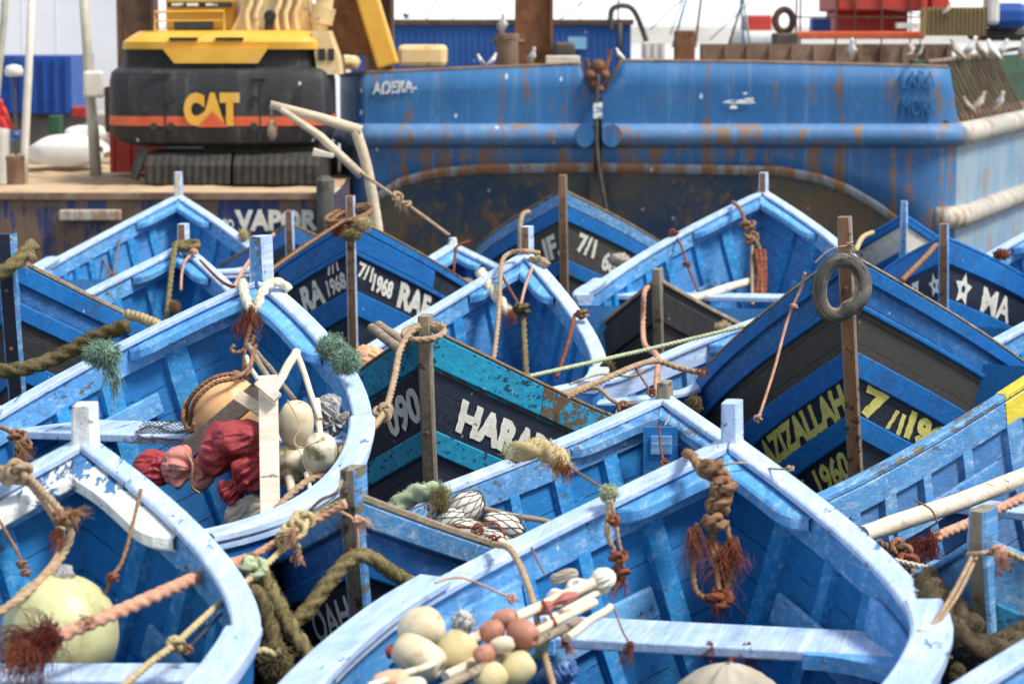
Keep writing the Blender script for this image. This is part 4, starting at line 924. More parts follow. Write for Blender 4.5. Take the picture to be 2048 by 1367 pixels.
# ---------------------------------------------------------------- gulls
def gull(px, py, Y, hpx, head, label, kind='white', fly=False):
    """standing gull whose feet are at photo pixel px, py; head 0 faces right, 90 away"""
    s = hpx*PX(Y)/(.33 if fly else .38); b = U(px, py, Y); r = empty('seagull', b, label, 'gull', 'gulls resting on the barge', (0, 0, math.radians(head)))
    mt = {'white': 'gull_white', 'brown': 'gull_brown', 'dark': 'gull_dark'}[kind]; wt = {'white': 'gull_grey', 'brown': 'gull_brown', 'dark': 'gull_dark'}[kind]
    if not fly:
        CX = math.radians(36)
        rt = lambda x, z: (.0+(x*math.cos(CX)-(z-.14)*math.sin(CX)), .155+x*math.sin(CX)+(z-.14)*math.cos(CX))
    else: rt = lambda x, z: (x, z)
    sp = [(-.25, .125, .006), (-.19, .13, .022), (-.11, .135, .047), (-.02, .14, .064), (.05, .155, .066), (.095, .185, .052), (.115, .225, .036), (.125, .262, .036), (.137, .288, .037), (.155, .296, .024), (.168, .296, .006)]
    hd = sp[6:]; sp = [(*rt(x, z), q) for x, z, q in sp[:6]]; dx, dz = (sp[-1][0]-.095, sp[-1][1]-.185) if not fly else (0, 0)
    sp += [(x+dx*.9, z+dz*.9, q) for x, z, q in hd]; dx *= .9; dz *= .9
    mb = MB(); mb.tube([(x*s, 0, z*s) for x, z, q in sp], [q*s for x, z, q in sp], 14); mb.build('body', mt, r, True)
    mb = MB(); mb.tube([((.16+dx)*s, 0, (.294+dz)*s), ((.195+dx)*s, 0, (.289+dz)*s), ((.207+dx)*s, 0, (.28+dz)*s)], [.010*s, .008*s, .002*s], 6); mb.build('beak', 'beak', r, True)
    for sd in (-1, 1):
        mb = MB()
        if fly:
            rows = []
            for i in range(13):
                u = i/12; y = sd*(.05+.55*u)*s; z = (.17+.20*math.sin(u*2.4))*s; c = .13*(1-u**2.2)+.01
                rows.append([Vector(((.05-.10*u*u)*s, y, z)), Vector(((.05-.1*u*u-c*.5)*s, y, z+.012*s)), Vector(((.05-.10*u*u-c)*s, y, z-.01*s))])
            mb.grid(rows); o = mb.build('wing', wt, r, True); q = o.modifiers.new('thickness', 'SOLIDIFY'); q.thickness = .01*s
        else:
            mb.tube([(rt(x, z)[0]*s, sd*y*s, rt(x, z)[1]*s) for x, y, z in ((.07, .045, .155), (.02, .058, .15), (-.08, .05, .145), (-.18, .025, .135), (-.27, .01, .128))], [.02*s, .045*s, .042*s, .022*s, .004*s], 10); mb.build('wing', wt, r, True)
        mb = MB(); mb.tube([(.0, sd*.025*s, .09*s), (.005*s, sd*.025*s, 0), (.04*s, sd*.028*s, 0)], .006*s, 5); mb.build('leg', 'beak', r)
for a in ((1005, 68, 31.55, 42, -80, 'white gull standing on the round bollard'), (962, 132, 31.2, 24, 200, 'white gull crouched left of the round bollard, left of a pair'), (985, 132, 31.2, 26, 20, 'white gull crouched beside the round bollard, right of a pair'),
          (1064, 128, 31.4, 34, -60, 'small white gull by the foot of the rusty post'), (1240, 122, 31.1, 26, 160, 'white gull sitting right of the barge slit'), (1703, 120, 31.05, 44, -95, 'white gull alone facing out on the barge rim'),
          (1832, 121, 31.2, 30, 10, 'gull flapping its raised wings on the barge rim', 'brown', True), (1913, 118, 33, 40, 150, 'speckled brown gull, first in the row on the fence', 'brown'), (1938, 118, 33.3, 46, -20, 'clean white gull standing tallest in the row on the fence'),
          (1960, 118, 33.5, 40, 200, 'brown gull third in the row on the fence', 'brown'), (1985, 118, 33.8, 40, 140, 'grey winged gull fourth in the row on the fence'), (2003, 118, 34, 40, -30, 'pale gull fifth in the row on the fence'), (2046, 118, 34.6, 42, -100, 'gull at the right edge of the picture on the fence'),
          (1936, 226, 32.4, 34, 170, 'brown gull left of three on the side deck below the fence', 'brown'), (1958, 224, 32.8, 42, 20, 'brown gull in the middle of three on the side deck', 'brown'), (1998, 222, 33.3, 40, -60, 'white gull right of three on the side deck'),
          (1895, 30, 35, 26, 30, 'grey gull perched on the mesh crate', 'brown'), (812, 40, 39, 12, 160, 'dark bird flying in the white sky', 'dark', True)):
    gull(*a)
# ---------------------------------------------------------------- pole derrick
YD = 23.; D0 = U(757, 470, YD); dv = empty('pole_derrick', D0, 'whitish timber pole derrick with a hanging hook', 'derrick')
dq = lambda x, y, dy=0: U(x, y, YD+dy)-D0
mb = MB(); mb.tube(spline([dq(762, 560), dq(757, 470), dq(735, 340), dq(711, 258)], 6), [11*PX(YD)]*19, 10); mb.build('post', 'pale_wood', dv, True)
mb = MB(); mb.tube([dq(723, 262), dq(640, 236), dq(541, 209)], [.055, .05, .04], 10); mb.build('jib', 'pale_wood', dv, True)
mb = MB(); mb.tube([dq(561, 218, -.06), dq(640, 272, -.06), dq(724, 352, -.06)], [.03, .04, .045], 10); mb.build('brace', 'pale_wood', dv, True)
mb = MB(); mb.tube([dq(543, 212), dq(544, 245)], .012, 6); mb.lathe([(.02, 0), (.045, .05), (.05, .11), (.03, .16), (.015, .2)], dq(545, 281)); mb.build('hook', 'rope_tan', dv, True)
mb = MB(); mb.beam(dq(626, 304, -.1), dq(668, 312, -.1), .1, .08, w2=.05, h2=.04); mb.build('cleat', 'bleached_wood', dv, bevel=.01)

# ---------------------------------------------------------------- more harbour clutter, out of focus
boxthing('deck_winch', 'dark winch beside the notice plate on the blue container', 'winch', (1108, 118), (1150, 84), 33.5, .5, 'iron', .05)
boxthing('fish_boxes', 'white fish boxes stacked right of the blue container', 'boxes', (1286, 118), (1330, 84), 36, .5, 'white_hull', .03, ribsx(3, .03, .02))
boxthing('fuel_drum', 'pale yellow drum lying behind the excavator side panel', 'drum', (672, 140), (716, 112), 32.6, .6, 'machine_pale', .08)
boxthing('green_crate', 'dark green crate behind the olive grey mast', 'crate', (96, 268), (118, 232), 34, .4, 'dark_green', .02, ribsx(4, .02, .015))
boxthing('orange_crate', 'small reddish crate on the quay behind the white dinghy', 'crate', (142, 236), (172, 214), 40, .4, 'signal_red', .02, ribsx(4, .02, .015))
boxthing('pallet_stack', 'stack of weathered pallets on the quay near the masts', 'pallets', (70, 238), (112, 216), 40.5, .6, 'driftwood', .01, ribsx(5, .05, .03))
boxthing('red_lifebox', 'small red box at the top right above the gulls', 'box', (1862, 22), (1900, -30), 36.4, .5, 'signal_red', .03)
boxthing('grey_tender', 'grey tender hull behind the mesh crate at upper right', 'boat', (1955, 82), (2090, 56), 37, 1, 'iron', .12)
for i, (a, b_, c_, d_) in enumerate(((1300, 60, 1420, -60), (1340, 70, 1384, -60), (1420, 80, 1560, -60), (1120, 40, 1240, -60), (850, 44, 900, -60), (1600, -20, 1845, 30), (560, -40, 720, 40))):
    pole('rigging_wire', ['thin wire leftmost over the far shore', 'thin steep wire over the far shore', 'thin wire leaning right towards the dark tyre', 'thin wire over the blue container roof', 'thin wire left of the reddish post', 'thin wire sloping across the red deckhouse', 'thin cable beside the excavator boom'][i], [(a, b_), ((a+c_)/2, (b_+d_)/2+4), (c_, d_)], 2.2, 35.5 if i > 4 else 43+i, 'iron', 'wire')
for i, (x, y, w, h, lb) in enumerate(((505, 160, 26, 5, 'upper'), (300, 150, 40, 4, 'left'))):
    mb = MB(); mb.box(eq(x, y, -.02), eq(x+w, y-h, .02)); mb.build('lifting_lug', 'track_black', CW, bevel=.005)
mb = MB(); mb.tube([eq(300, 62, .4), eq(300, 24, .4), eq(440, 22, .4), eq(440, 62, .4)], .018, 6); mb.tube([eq(300, 42, .4), eq(440, 41, .4)], .012, 6); mb.build('hand_rail', 'machine_yellow', ex)
mb = MB()
for px in (330, 420, 520, 600): mb.box(eq(px-1, 282, .0), eq(px+1, 170, .02))
mb.build('panel_gap', 'track_black', CW)
# ---------------------------------------------------------------- ropes, floats and gear lying in the boats
def rel(pts, b): return [Vector(p)-b for p in pts]
def strands(mb, pos, dirv, ln, n, spread=.5, curl=.5, r=.0016, root=.01, grav=.6):
    """limp matted fibres of a frayed end, gathered in uneven clumps"""
    dirv = Vector(dirv).normalized(); g = lambda q: Vector((random.gauss(0, q), random.gauss(0, q), random.gauss(0, q)))
    for _ in range(max(5, n//9)):
        p0 = Vector(pos)+g(root); d = (dirv+g(spread)).normalized(); L = ln*random.uniform(.35, 1.15); path = [p0]; gr = grav*random.uniform(.7, 1.6)
        for k in range(9):
            d = (d+g(curl*.5)+Vector((0, 0, -gr*.24))).normalized(); path.append(path[-1]+d*L/9)
        for _ in range(random.randint(5, 13)):
            o = g(root*.45); w1, w2 = g(L*.075), g(L*.05); q = random.uniform(.55, 1.1); m = max(4, int(9*min(q, 1)))
            pts = [path[k]+o+w1*(k/9)**1.2+w2*math.sin(k*1.1) for k in range(m+1)]
            mb.tube(pts, [r*(1-.7*k/m) for k in range(m+1)], 3, cap=False)
def knot_curve(pos, R, tilt=None):
    m = Matrix.Rotation(random.uniform(0, 6.28), 3, 'X') @ Matrix.Rotation(random.uniform(0, 6.28), 3, 'Z') if tilt is None else tilt
    return [Vector(pos)+m @ Vector(((2+math.cos(3*t))*math.cos(2*t), (2+math.cos(3*t))*math.sin(2*t), 1.3*math.sin(3*t)))*R/3.3 for t in [2*math.pi*i/70 for i in range(71)]]
def laid(mb, pts, r, fuzzy=0, twist=None):
    n = max(4, int(len(pts)))
    pts = resample(pts, max(r*.55, .006))
    if r >= .009: mb.tube(pts, r, 15, lobes=3, twist=(twist or .85/r), amp=.20)
    else: mb.tube(pts, r, 8, lobes=2, twist=.9/r, amp=.2)
    if fuzzy:
        L = sum((b-a).length for a, b in zip(pts, pts[1:])); N = int(L*fuzzy)
        for _ in range(N):
            i = random.randrange(len(pts)-1); d = Vector((random.gauss(0, 1), random.gauss(0, 1), random.gauss(0, 1))).normalized(); t = (pts[i+1]-pts[i]).normalized()
            d = (d-t*d.dot(t)*.6).normalized(); p = pts[i]+d*r*.85; e = p+(d*.7+t*random.uniform(-.9, .9))*r*random.uniform(.3, .75); mb.tube([p, (p+e)/2+d*r*.1, e], [.0016, .0014, .0007], 3, cap=False)
def rope(label, px, r, mat, knots=(), frays=(), fuzzy=160, name='mooring_rope', cat='rope', group=None, n=10):
    """px: list of (photo x, photo y, distance)"""
    pts = [U(*p) for p in px]; b = pts[0].copy(); mb = MB(); laid(mb, rel(spline(pts, n), b), r, fuzzy); o = mb.build(name, mat, None, True); o.location = b; tag(o, label, cat, group)
    for kx, ky, kY, R, *m in knots:
        q = MB(); c = U(kx, ky, kY)-b; laid(q, [p for p in knot_curve(c, R)], r*(m[1] if len(m) > 1 else .9)); q.build('knot', m[0] if m and m[0] else mat, o, True)
    for fx, fy, fY, dx, dy, ln, N, m, *sp in frays:
        q = MB(); c = U(fx, fy, fY)-b; d = Vector((dx, -.15, -dy)); strands(q, c, d, ln, int(N*1.6), sp[0] if sp else .4, .5, .0016, r*.5+.004); q.build('frayed_end', m, o)
    return o
def tuft(label, px, py, Y, rx, ry, mat, n=260, hang=(), cat='rope end', group=None, mat2=None):
    """matted bunch of loosened rope"""
    b = U(px, py, Y); k = PX(Y); mb = MB(); rx *= k; ry *= k; rs = random.random()*50
    rows = []
    for i in range(13):
        th = math.pi*i/12; rows.append([Vector((rx*math.sin(th)*math.cos(f), rx*.8*math.sin(th)*math.sin(f), ry*math.cos(th)))*(.72+.3*noise.noise(Vector((math.sin(th)*math.cos(f)*2.2+rs, math.sin(th)*math.sin(f)*2.2, math.cos(th)*2.2)))) for f in [2*math.pi*j/20 for j in range(20)]])
    mb.grid(rows, 0, True)
    for _ in range(int(n*1.7)):
        d = Vector((random.gauss(0, 1), random.gauss(0, 1)-.3, random.gauss(0, 1))).normalized(); p = Vector((d.x*rx, d.y*rx*.8, d.z*ry))*.62
        L = (rx+ry)*.28; pts = [p.copy()]; dd = d.copy()
        for k2 in range(5):
            dd = (dd+Vector((random.gauss(0, .62), random.gauss(0, .62), random.gauss(0, .62)-.22))).normalized(); p = p+dd*L/5*random.uniform(.8, 1.5); pts.append(p.copy())
        mb.tube(pts, [.0026, .0026, .0024, .002, .0016, .0008], 3, cap=False)
    o = mb.build('rope_tuft', mat, None, True); o.location = b; tag(o, label, cat, group)
    for hx, hy, ln, N, m in hang:
        q = MB(); strands(q, U(hx, hy, Y)-b, (.05, -.05, -1), ln, N, .12, .22, .0018, .014, .5); q.build('frayed_end', m, o)
    return o
def coil(label, px, py, Y, rx, ry, turns, r, mat, extra=None, tilt=.0, drop=.03, name='rope_coil'):
    b = U(px, py, Y); k = PX(Y); pts = []
    for i in range(int(turns*22)+1):
        a = 2*math.pi*i/22; q = i/22
        w = 1+.16*math.sin(q*2.9)
        pts.append(Vector((rx*k*w*math.cos(a), rx*k*w*.8*math.sin(a)+.02, ry*k*math.sin(a+.4)*.5-drop*q+tilt*math.cos(a))))
    mb = MB(); laid(mb, pts, r); o = mb.build(name, mat, None, True); o.location = b; tag(o, label, 'rope'); return o
def fishfloat(label, px, py, Y, rw, rl, mat, axis=(1, 0, .15), square=.5, hole=.16, group='floats heaped in the boats', name='fishing_float'):
    """moulded float with a through hole; rw/rl: half width and half length in photo pixels"""
    b = U(px, py, Y); k = PX(Y); R, L = rw*k, rl*k; prof = [(R*hole, -L*.80), (R*hole*1.15, -L*.93), (R*hole*1.7, -L)]
    for i in range(1, 16):
        c = -math.cos(math.pi*i/16); s = math.sin(math.pi*i/16); prof.append((R*max(s**square, hole*1.8)*(1.02 if i == 8 else 1), L*c*1.0 if abs(c) < .97 else L*math.copysign(.985, c)))
    prof += [(R*hole*1.7, L), (R*hole*1.15, L*.93), (R*hole, L*.80)]
    mb = MB(); mb.lathe(prof, (0, 0, 0), axis, 24); o = mb.build(name, mat, None, True); o.location = b; tag(o, label, 'float', group); return o
def buoy(label, px, py, Y, rp, mat, neck='rubber', up=(.1, 0, 1)):
    b = U(px, py, Y); R = rp*PX(Y); r = empty('net_buoy', b, label, 'buoy'); mb = MB(); prof = []
    for i in range(25):
        a = math.pi*i/24; rr = R*math.sin(a)**.96; z = -R*math.cos(a)*(1.02 if i < 12 else 1.04); prof.append((max(rr, R*.1), z))
    mb.lathe(prof, (0, 0, 0), up, 40); mb.build('body', mat, r, True)
    mb = MB(); u = Vector(up).normalized(); mb.lathe([(R*.20, R*.97), (R*.19, R*1.05), (R*.13, R*1.12), (R*.12, R*1.2), (R*.05, R*1.22)], (0, 0, 0), up, 18); mb.build('neck', neck, r, True); return r
def stick(label, a, b, r, mat, name='pole', cat='pole', bend=.02, group=None, r2=None):
    A, B = U(*a), U(*b); n = 14; L = (B-A).length; pts = []; rs = random.random()*30
    for i in range(n+1):
        u = i/n; pts.append((B-A)*u+Vector((noise.noise(Vector((u*2+rs, 0, 0))), noise.noise(Vector((u*2+rs, 7, 0))), noise.noise(Vector((u*2+rs, 13, 0)))))*L*bend)
    mb = MB(); mb.tube(pts, [(r+((r2 or r)-r)*i/n)*(1+.10*noise.noise(Vector((i*.9+rs, 3, 0)))) for i in range(n+1)], 10); o = mb.build(name, mat, None, 'auto'); o.location = A; tag(o, label, cat, group); return o
def plank(label, a, b, w, th, mat, up=(0, -1, .2), name='board', cat='board', group=None):
    A, B = U(*a), U(*b); mb = MB(); n = 6
    for i in range(1): mb.beam(Vector((0, 0, 0)), B-A, w, th, up=up)
    o = mb.build(name, mat, None, False, .004); o.location = A; tag(o, label, cat, group); return o
def bundle(label, px, py, Y, rx, ry, rz, mat, waists=(), seed=0, name='tarpaulin_bundle', cat='tarpaulin', rot=0., fold=.16, group=None):
    """tied cloth bundle: swollen shape gathered at the ties with folds running to them"""
    b = U(px, py, Y); k = PX(Y); mb = MB(); rows = []; ns, nt = 72, 96
    for i in range(ns+1):
        x = -1+2*i/ns; env = (1-abs(x)**3.2)**.5 if abs(x) < 1 else 0
        g = 0
        for wx, wd in waists: env *= 1-.55*math.exp(-((x-wx)/wd)**2); g += math.exp(-((x-wx)/(wd*2.2))**2)
        row = []
        for j in range(nt):
            a = 2*math.pi*j/nt; q = noise.noise(Vector((math.cos(a)*1.2+seed, math.sin(a)*1.2, x*1.1)))
            rid = 1-abs(noise.noise(Vector((math.cos(a)*2.7+seed, math.sin(a)*2.7, x*1.2+q*1.1)))*2)
            rid2 = 1-abs(noise.noise(Vector((math.cos(a)*4.2+seed, math.sin(a)*4.2+4, x*2.8+q*3)))*2)
            f = env*(1+.28*q+fold*(rid-.6)*(1+g)+fold*.45*(rid2-.6))
            row.append(Vector((x*rx*k+.03*q*rx*k, f*rz*k*math.cos(a), f*ry*k*math.sin(a))))
        rows.append(row)
    M = Matrix.Rotation(rot, 3, 'Y'); rows = [[M @ p for p in r] for r in rows]
    mb.grid(rows, 0, True); o = mb.build(name, mat, None, True); o.location = b; tag(o, label, cat, group); return o

# --- boat A, the big one in front
G_F = 'floats heaped in the boats'
for a in (('cream round float at the top of the heap in the front boat', 843, 1258, 8.62, 46, 46, 'float_cream', (.9, -.2, .5), .62), ('large cream barrel float with a dark hole, lowest cream one of the heap', 838, 1313, 8.38, 40, 54, 'float_cream', (.92, -.42, -.42), .36),
          ('yellowish round float to the right of the cream barrel float', 912, 1304, 8.46, 42, 44, 'float_yellow', (.5, .2, .8), .55), ('top terracotta float of the small cluster on the cane poles', 1010, 1238, 8.62, 22, 27, 'float_terracotta', (.9, -.3, .3), .5),
          ('largest terracotta float with a dark hole facing out', 1046, 1266, 8.5, 29, 33, 'float_terracotta', (.75, -.6, -.3), .5), ('left terracotta float of the small cluster', 984, 1262, 8.52, 23, 25, 'float_terracotta', (.8, .3, .3), .5), ('small terracotta float above the left one, behind the cane', 1000, 1238, 9.0, 16, 20, 'float_terracotta', (.6, .2, .6), .5),
          ('small cream float among the terracotta floats', 1004, 1289, 8.38, 18, 25, 'float_cream', (.95, -.2, .25), .6), ('half hidden terracotta float under the small cream one', 968, 1308, 8.35, 20, 22, 'float_terracotta', (.7, .2, .3), .5), ('little terracotta float left of the cluster by the yellowish float', 957, 1272, 8.8, 13, 15, 'float_terracotta', (.5, .2, .8), .5),
          ('pinkish float cut by the lower picture edge', 782, 1362, 8.15, 24, 38, 'tarp_orange', (.95, -.1, .2), .5), ('cream float at the lower picture edge below the barrel float', 822, 1378, 8.1, 26, 34, 'float_cream', (.9, -.1, .2), .5),
          ('yellowish float low down under the cane poles', 1032, 1338, 8.4, 34, 40, 'float_yellow', (.8, .1, .5), .55), ('yellowish float beside the lower cane pole, cut by the picture edge', 982, 1356, 8.3, 30, 34, 'float_yellow', (.8, .3, .5), .55), ('red float end peeping out left of the barrel float', 785, 1302, 8.6, 15, 14, 'tarp_red', (.9, -.1, .2), .5)):
    fishfloat(*a)
tuft('grey white foam lump behind the cream round float', 926, 1244, 8.85, 30, 34, 'float_foam', 60, cat='foam')
stick('thick pale cane pole on top of the bundle in the front boat', (905, 1292, 8.5), (1192, 1162, 9.35), .021, 'cane', 'cane_pole'); stick('long pale cane pole in the middle of the bundle', (890, 1352, 8.25), (1190, 1205, 9.2), .018, 'cane', 'cane_pole')
stick('greyish cane pole lowest in the bundle', (862, 1385, 8.0), (1165, 1238, 8.95), .018, 'driftwood', 'cane_pole'); stick('thin cane pole crossing to the bench end', (1135, 1275, 8.7), (1218, 1212, 9.2), .016, 'cane', 'cane_pole'); stick('short cane pole at the far end of the bundle', (1090, 1240, 8.9), (1212, 1178, 9.4), .014, 'cane', 'cane_pole')
stick('pale cane pole running down to the lower picture edge', (735, 1372, 8.05), (870, 1325, 8.3), .013, 'cane', 'cane_pole')
bundle('white cloth wrapped round the far end of the cane bundle', 1160, 1178, 9.35, 78, 24, 24, 'white_cloth', ((-.4, .15), (.3, .2)), 3, 'flag_cloth', 'cloth', rot=-.42, fold=.3)
bundle('torn grey scrap of cloth sticking up from the cane bundle', 1128, 1152, 9.4, 30, 12, 6, 'canvas', (), 8, 'cloth_scrap', 'cloth', rot=-.3, fold=.5)
bundle('pink and white cloth tucked under the top cane', 1110, 1205, 9.0, 52, 12, 14, 'tarp_pink', ((0, .3),), 6, 'cloth_scrap', 'cloth', rot=-.4, fold=.3)
bundle('blue and white plastic bag below the canes', 1120, 1352, 8.8, 34, 40, 22, 'plastic_blue', ((.5, .3),), 5, 'plastic_bag', 'bag', rot=1.2, fold=.4)
bundle('green plastic scrap under the canes', 1086, 1288, 8.8, 12, 30, 8, 'plastic_green', (), 9, 'plastic_scrap', 'scrap', rot=.4, fold=.4)
b = U(1455, 1324, 9.0); mb = MB(); k = PX(9.); rows = []
for i in range(30):
    u = i/29; row = []
    for j in range(72):
        a = 2*math.pi*j/72; f = 1+(.10+.25*(1-u))*(1-abs(noise.noise(Vector((math.cos(a)*2.3, math.sin(a)*2.3, 5+u*.8)))*2)-.5); R = (6+128*u**.85)*k
        row.append(Vector((R*math.cos(a)*f, R*.75*math.sin(a)*f, -(4+150*u**1.5)*k*.55+.03*k)))
    rows.append(row)
mb.grid(rows, 0, True); o = mb.build('canvas_sack', 'canvas', None, True); o.location = b; tag(o, 'grey canvas sack gathered to a point under the bench of the front boat', 'sack')
rope('tan rope over the left side of the front boat, hanging down into it', [(985, 1088, 9.95), (1016, 1094, 9.72), (1040, 1130, 9.5), (1066, 1200, 9.2), (1085, 1290, 8.85), (1112, 1390, 8.5)], .0125, 'rope_tan')
r = rope('brown knotted rope bunch hanging inside the bow of the front boat', [(1372, 906, 10.62), (1385, 912, 10.4), (1405, 945, 10.3), (1432, 958, 10.28), (1450, 985, 10.25), (1436, 1030, 10.25), (1424, 1075, 10.22), (1440, 1120, 10.2), (1436, 1215, 10.15)], .019, 'rope_brown',
         knots=[(1425, 935, 10.25, .05), (1446, 975, 10.2, .055), (1438, 1010, 10.2, .05), (1428, 1045, 10.18, .05), (1440, 1195, 10.1, .055, 'rope_rust')], frays=[(1392, 1062, 10.15, -.1, 1, .24, 90, 'rope_rust', .2), (1462, 1085, 10.15, .1, 1, .32, 120, 'rope_rust', .16), (1440, 1200, 10.1, 0, 1, .1, 60, 'rope_rust', .5)])
for pts in ([(1395, 1045, 10.2), (1386, 1120, 10.17), (1392, 1180, 10.12), (1425, 1200, 10.1), (1445, 1190, 10.1)], [(1452, 1040, 10.2), (1462, 1120, 10.17), (1450, 1200, 10.1)], [(1412, 1080, 10.2), (1430, 1120, 10.18), (1438, 1180, 10.1)], [(1385, 920, 10.45), (1412, 925, 10.32), (1448, 940, 10.3), (1462, 975, 10.25), (1450, 1030, 10.2)]):
    q = MB(); laid(q, rel(spline([U(*p) for p in pts], 8), r.location), .012); q.build('loose_strand', 'rope_brown', r, True)
rope('rust brown rope tail hanging below the bench of the front boat', [(1448, 1288, 9.5), (1462, 1320, 9.4), (1452, 1350, 9.3), (1490, 1400, 9.2)], .009, 'rope_rust', frays=[(1498, 1292, 9.45, .2, 1, .2, 60, 'rope_rust', .2), (1420, 1288, 9.45, -.1, 1, .13, 40, 'rope_rust', .2)])
t = tuft('olive fuzzy knob with brown tails on the left rim of the front boat', 1218, 985, 10.25, 21, 21, 'rope_lime', 200, cat='rope knot')
q = MB(); b = t.location
for pts in ([(1215, 1000), (1222, 1040), (1218, 1070), (1232, 1110), (1228, 1150)], [(1222, 1000), (1232, 1045), (1238, 1085), (1246, 1120), (1240, 1165)], [(1218, 1000), (1212, 1060), (1222, 1090)]): laid(q, rel(spline([U(x, y, 10.1) for x, y in pts], 8), b), .008)
q.build('rope_tail', 'rope_tan', t, True); q = MB()
for x, y, R in ((1228, 1040, .024), (1236, 1112, .042), (1240, 1145, .042)): q = MB(); laid(q, knot_curve(U(x, y, 10.05)-b, R), .009); q.build('knot', 'rope_rust', t, True)
q = MB(); strands(q, U(1240, 1150, 10.05)-b, (0, -.1, -1), .1, 70, .3, .4, .0018, .02); q.build('frayed_end', 'rope_rust', t)
rope('thin brown line tied from the yellow rope chunk to the olive knob', [(1132, 928, 12.0), (1165, 950, 11.3), (1205, 976, 10.4)], .0055, 'rope_brown')
rope('thin cord lashed across the stem of the front boat', [(1392, 950, 10.5), (1470, 925, 10.45), (1520, 935, 10.52), (1580, 938, 10.2)], .0045, 'rope_tan', knots=[(1580, 936, 10.18, .02)])
rope('thin brown cord down to the bench bracket at left', [(1226, 1210, 9.55), (1246, 1262, 9.35), (1262, 1290, 9.3)], .004, 'rope_brown', frays=[(1260, 1285, 9.28, -.2, 1, .13, 40, 'rope_rust', .2)])
rope('reddish cord tied over the left rim beside the weathered bow', [(870, 1165, 9.35), (925, 1155, 9.4), (1010, 1190, 9.35), (1036, 1200, 9.3)], .005, 'rope_pink', knots=[(1022, 1196, 9.28, .022)])
rope('reddish cord round the canes with a frayed tail', [(1085, 1200, 9.0), (1108, 1240, 8.9), (1130, 1285, 8.75)], .006, 'rope_rust', frays=[(1130, 1285, 8.72, .5, .8, .09, 50, 'rope_rust', .35)])
rope('doubled tan line from the grey stem over the right rim of the front boat', [(1945, 1112, 9.25), (1905, 1188, 8.95), (1850, 1275, 8.72), (1788, 1385, 8.4)], .0085, 'rope_tan', knots=[(1842, 1268, 8.7, .024)])
rope('second tan line beside the doubled one over the right rim', [(1952, 1115, 9.27), (1915, 1190, 8.97), (1858, 1272, 8.74), (1796, 1385, 8.42)], .0075, 'rope_tan')
rope('short lashing with a frayed knot on the right rim of the front boat', [(1800, 1318, 8.55), (1850, 1308, 8.62), (1905, 1315, 8.6)], .006, 'rope_brown', frays=[(1876, 1310, 8.55, .1, .4, .07, 70, 'rope_brown', .6)])
# --- boat B with the olive buoy
buoy('large olive yellow buoy lying in the boat with the white breasthook', 120, 1268, 9.25, 120, 'float_olive', 'foil')
r = rope('tan rope hanging over the left rim down past the olive buoy', [(-25, 930, 9.85), (25, 945, 9.8), (60, 965, 9.75), (95, 1010, 9.6), (122, 1060, 9.5), (118, 1110, 9.4), (80, 1160, 9.2), (20, 1210, 9.05), (-30, 1240, 9.0)], .0165, 'rope_tan',
         knots=[(38, 942, 9.72, .05), (20, 955, 9.75, .04), (130, 1035, 9.42, .05, 'rope_brown')], frays=[(140, 1030, 9.4, .8, -.3, .09, 70, 'rope_brown', .4), (115, 1060, 9.4, -.2, 1, .09, 60, 'rope_rust', .4)])
q = MB(); laid(q, rel(spline([U(*p) for p in ((52, 945, 9.75), (88, 985, 9.6), (120, 1020, 9.48), (142, 1065, 9.4), (125, 1110, 9.38), (95, 1155, 9.25))], 8), r.location), .014); q.build('loose_strand', 'rope_tan', r, True)
rope('dark red brown cord looped from the rim to the side plank right of the buoy', [(282, 978, 9.55), (265, 1050, 9.42), (245, 1120, 9.35), (225, 1152, 9.3), (212, 1185, 9.28)], .008, 'rope_brown', knots=[(226, 1155, 9.26, .025, 'rope_rust')])
rope('thin brown cord with a knot left of the buoy neck', [(-8, 1028, 9.6), (28, 1090, 9.45), (45, 1125, 9.4)], .006, 'rope_brown', knots=[(45, 1128, 9.38, .025), (52, 1145, 9.36, .022)])
rope('thick pinkish rope with a wild maroon fray in front of the olive buoy', [(95, 1285, 8.62), (150, 1258, 8.72), (225, 1228, 8.9), (330, 1182, 9.15), (430, 1140, 9.5), (500, 1118, 9.8)], .025, 'rope_pink',
     frays=[(110, 1278, 8.6, -1, .1, .30, 190, 'rope_maroon', .42), (60, 1290, 8.55, -1, .3, .24, 150, 'rope_rust', .45), (95, 1262, 8.58, -.3, -1, .17, 70, 'rope_maroon', .45), (70, 1300, 8.55, -.2, 1, .2, 90, 'rope_maroon', .4), (168, 1238, 8.74, .1, -.8, .05, 40, 'rope_rust', .5)])
rope('tan line running from the lower left up to the knots by the weathered bow', [(232, 1385, 8.3), (300, 1325, 8.55), (352, 1286, 8.72), (430, 1215, 9.1), (520, 1140, 9.6), (578, 1085, 9.85), (640, 1025, 10.05), (690, 1002, 10.02)], .0125, 'rope_straw',
     knots=[(352, 1288, 8.7, .03), (580, 1078, 9.8, .06), (592, 1055, 9.82, .055), (606, 1040, 9.85, .045)], frays=[(590, 1060, 9.75, -.5, .1, .09, 70, 'rope_pink', .5), (600, 1110, 9.75, .2, 1, .06, 40, 'rope_pink', .4)])
q = rope('brown line along the left rim of the weathered bow', [(455, 1145, 9.6), (520, 1105, 9.9), (600, 1050, 10.05), (690, 998, 10.1)], .011, 'rope_brown')
rope('thin dark cord inside the boat right of the buoy', [(372, 1300, 8.9), (430, 1240, 9.1), (462, 1205, 9.25)], .0055, 'net_twine', knots=[(376, 1298, 8.88, .02, 'rope_brown')])
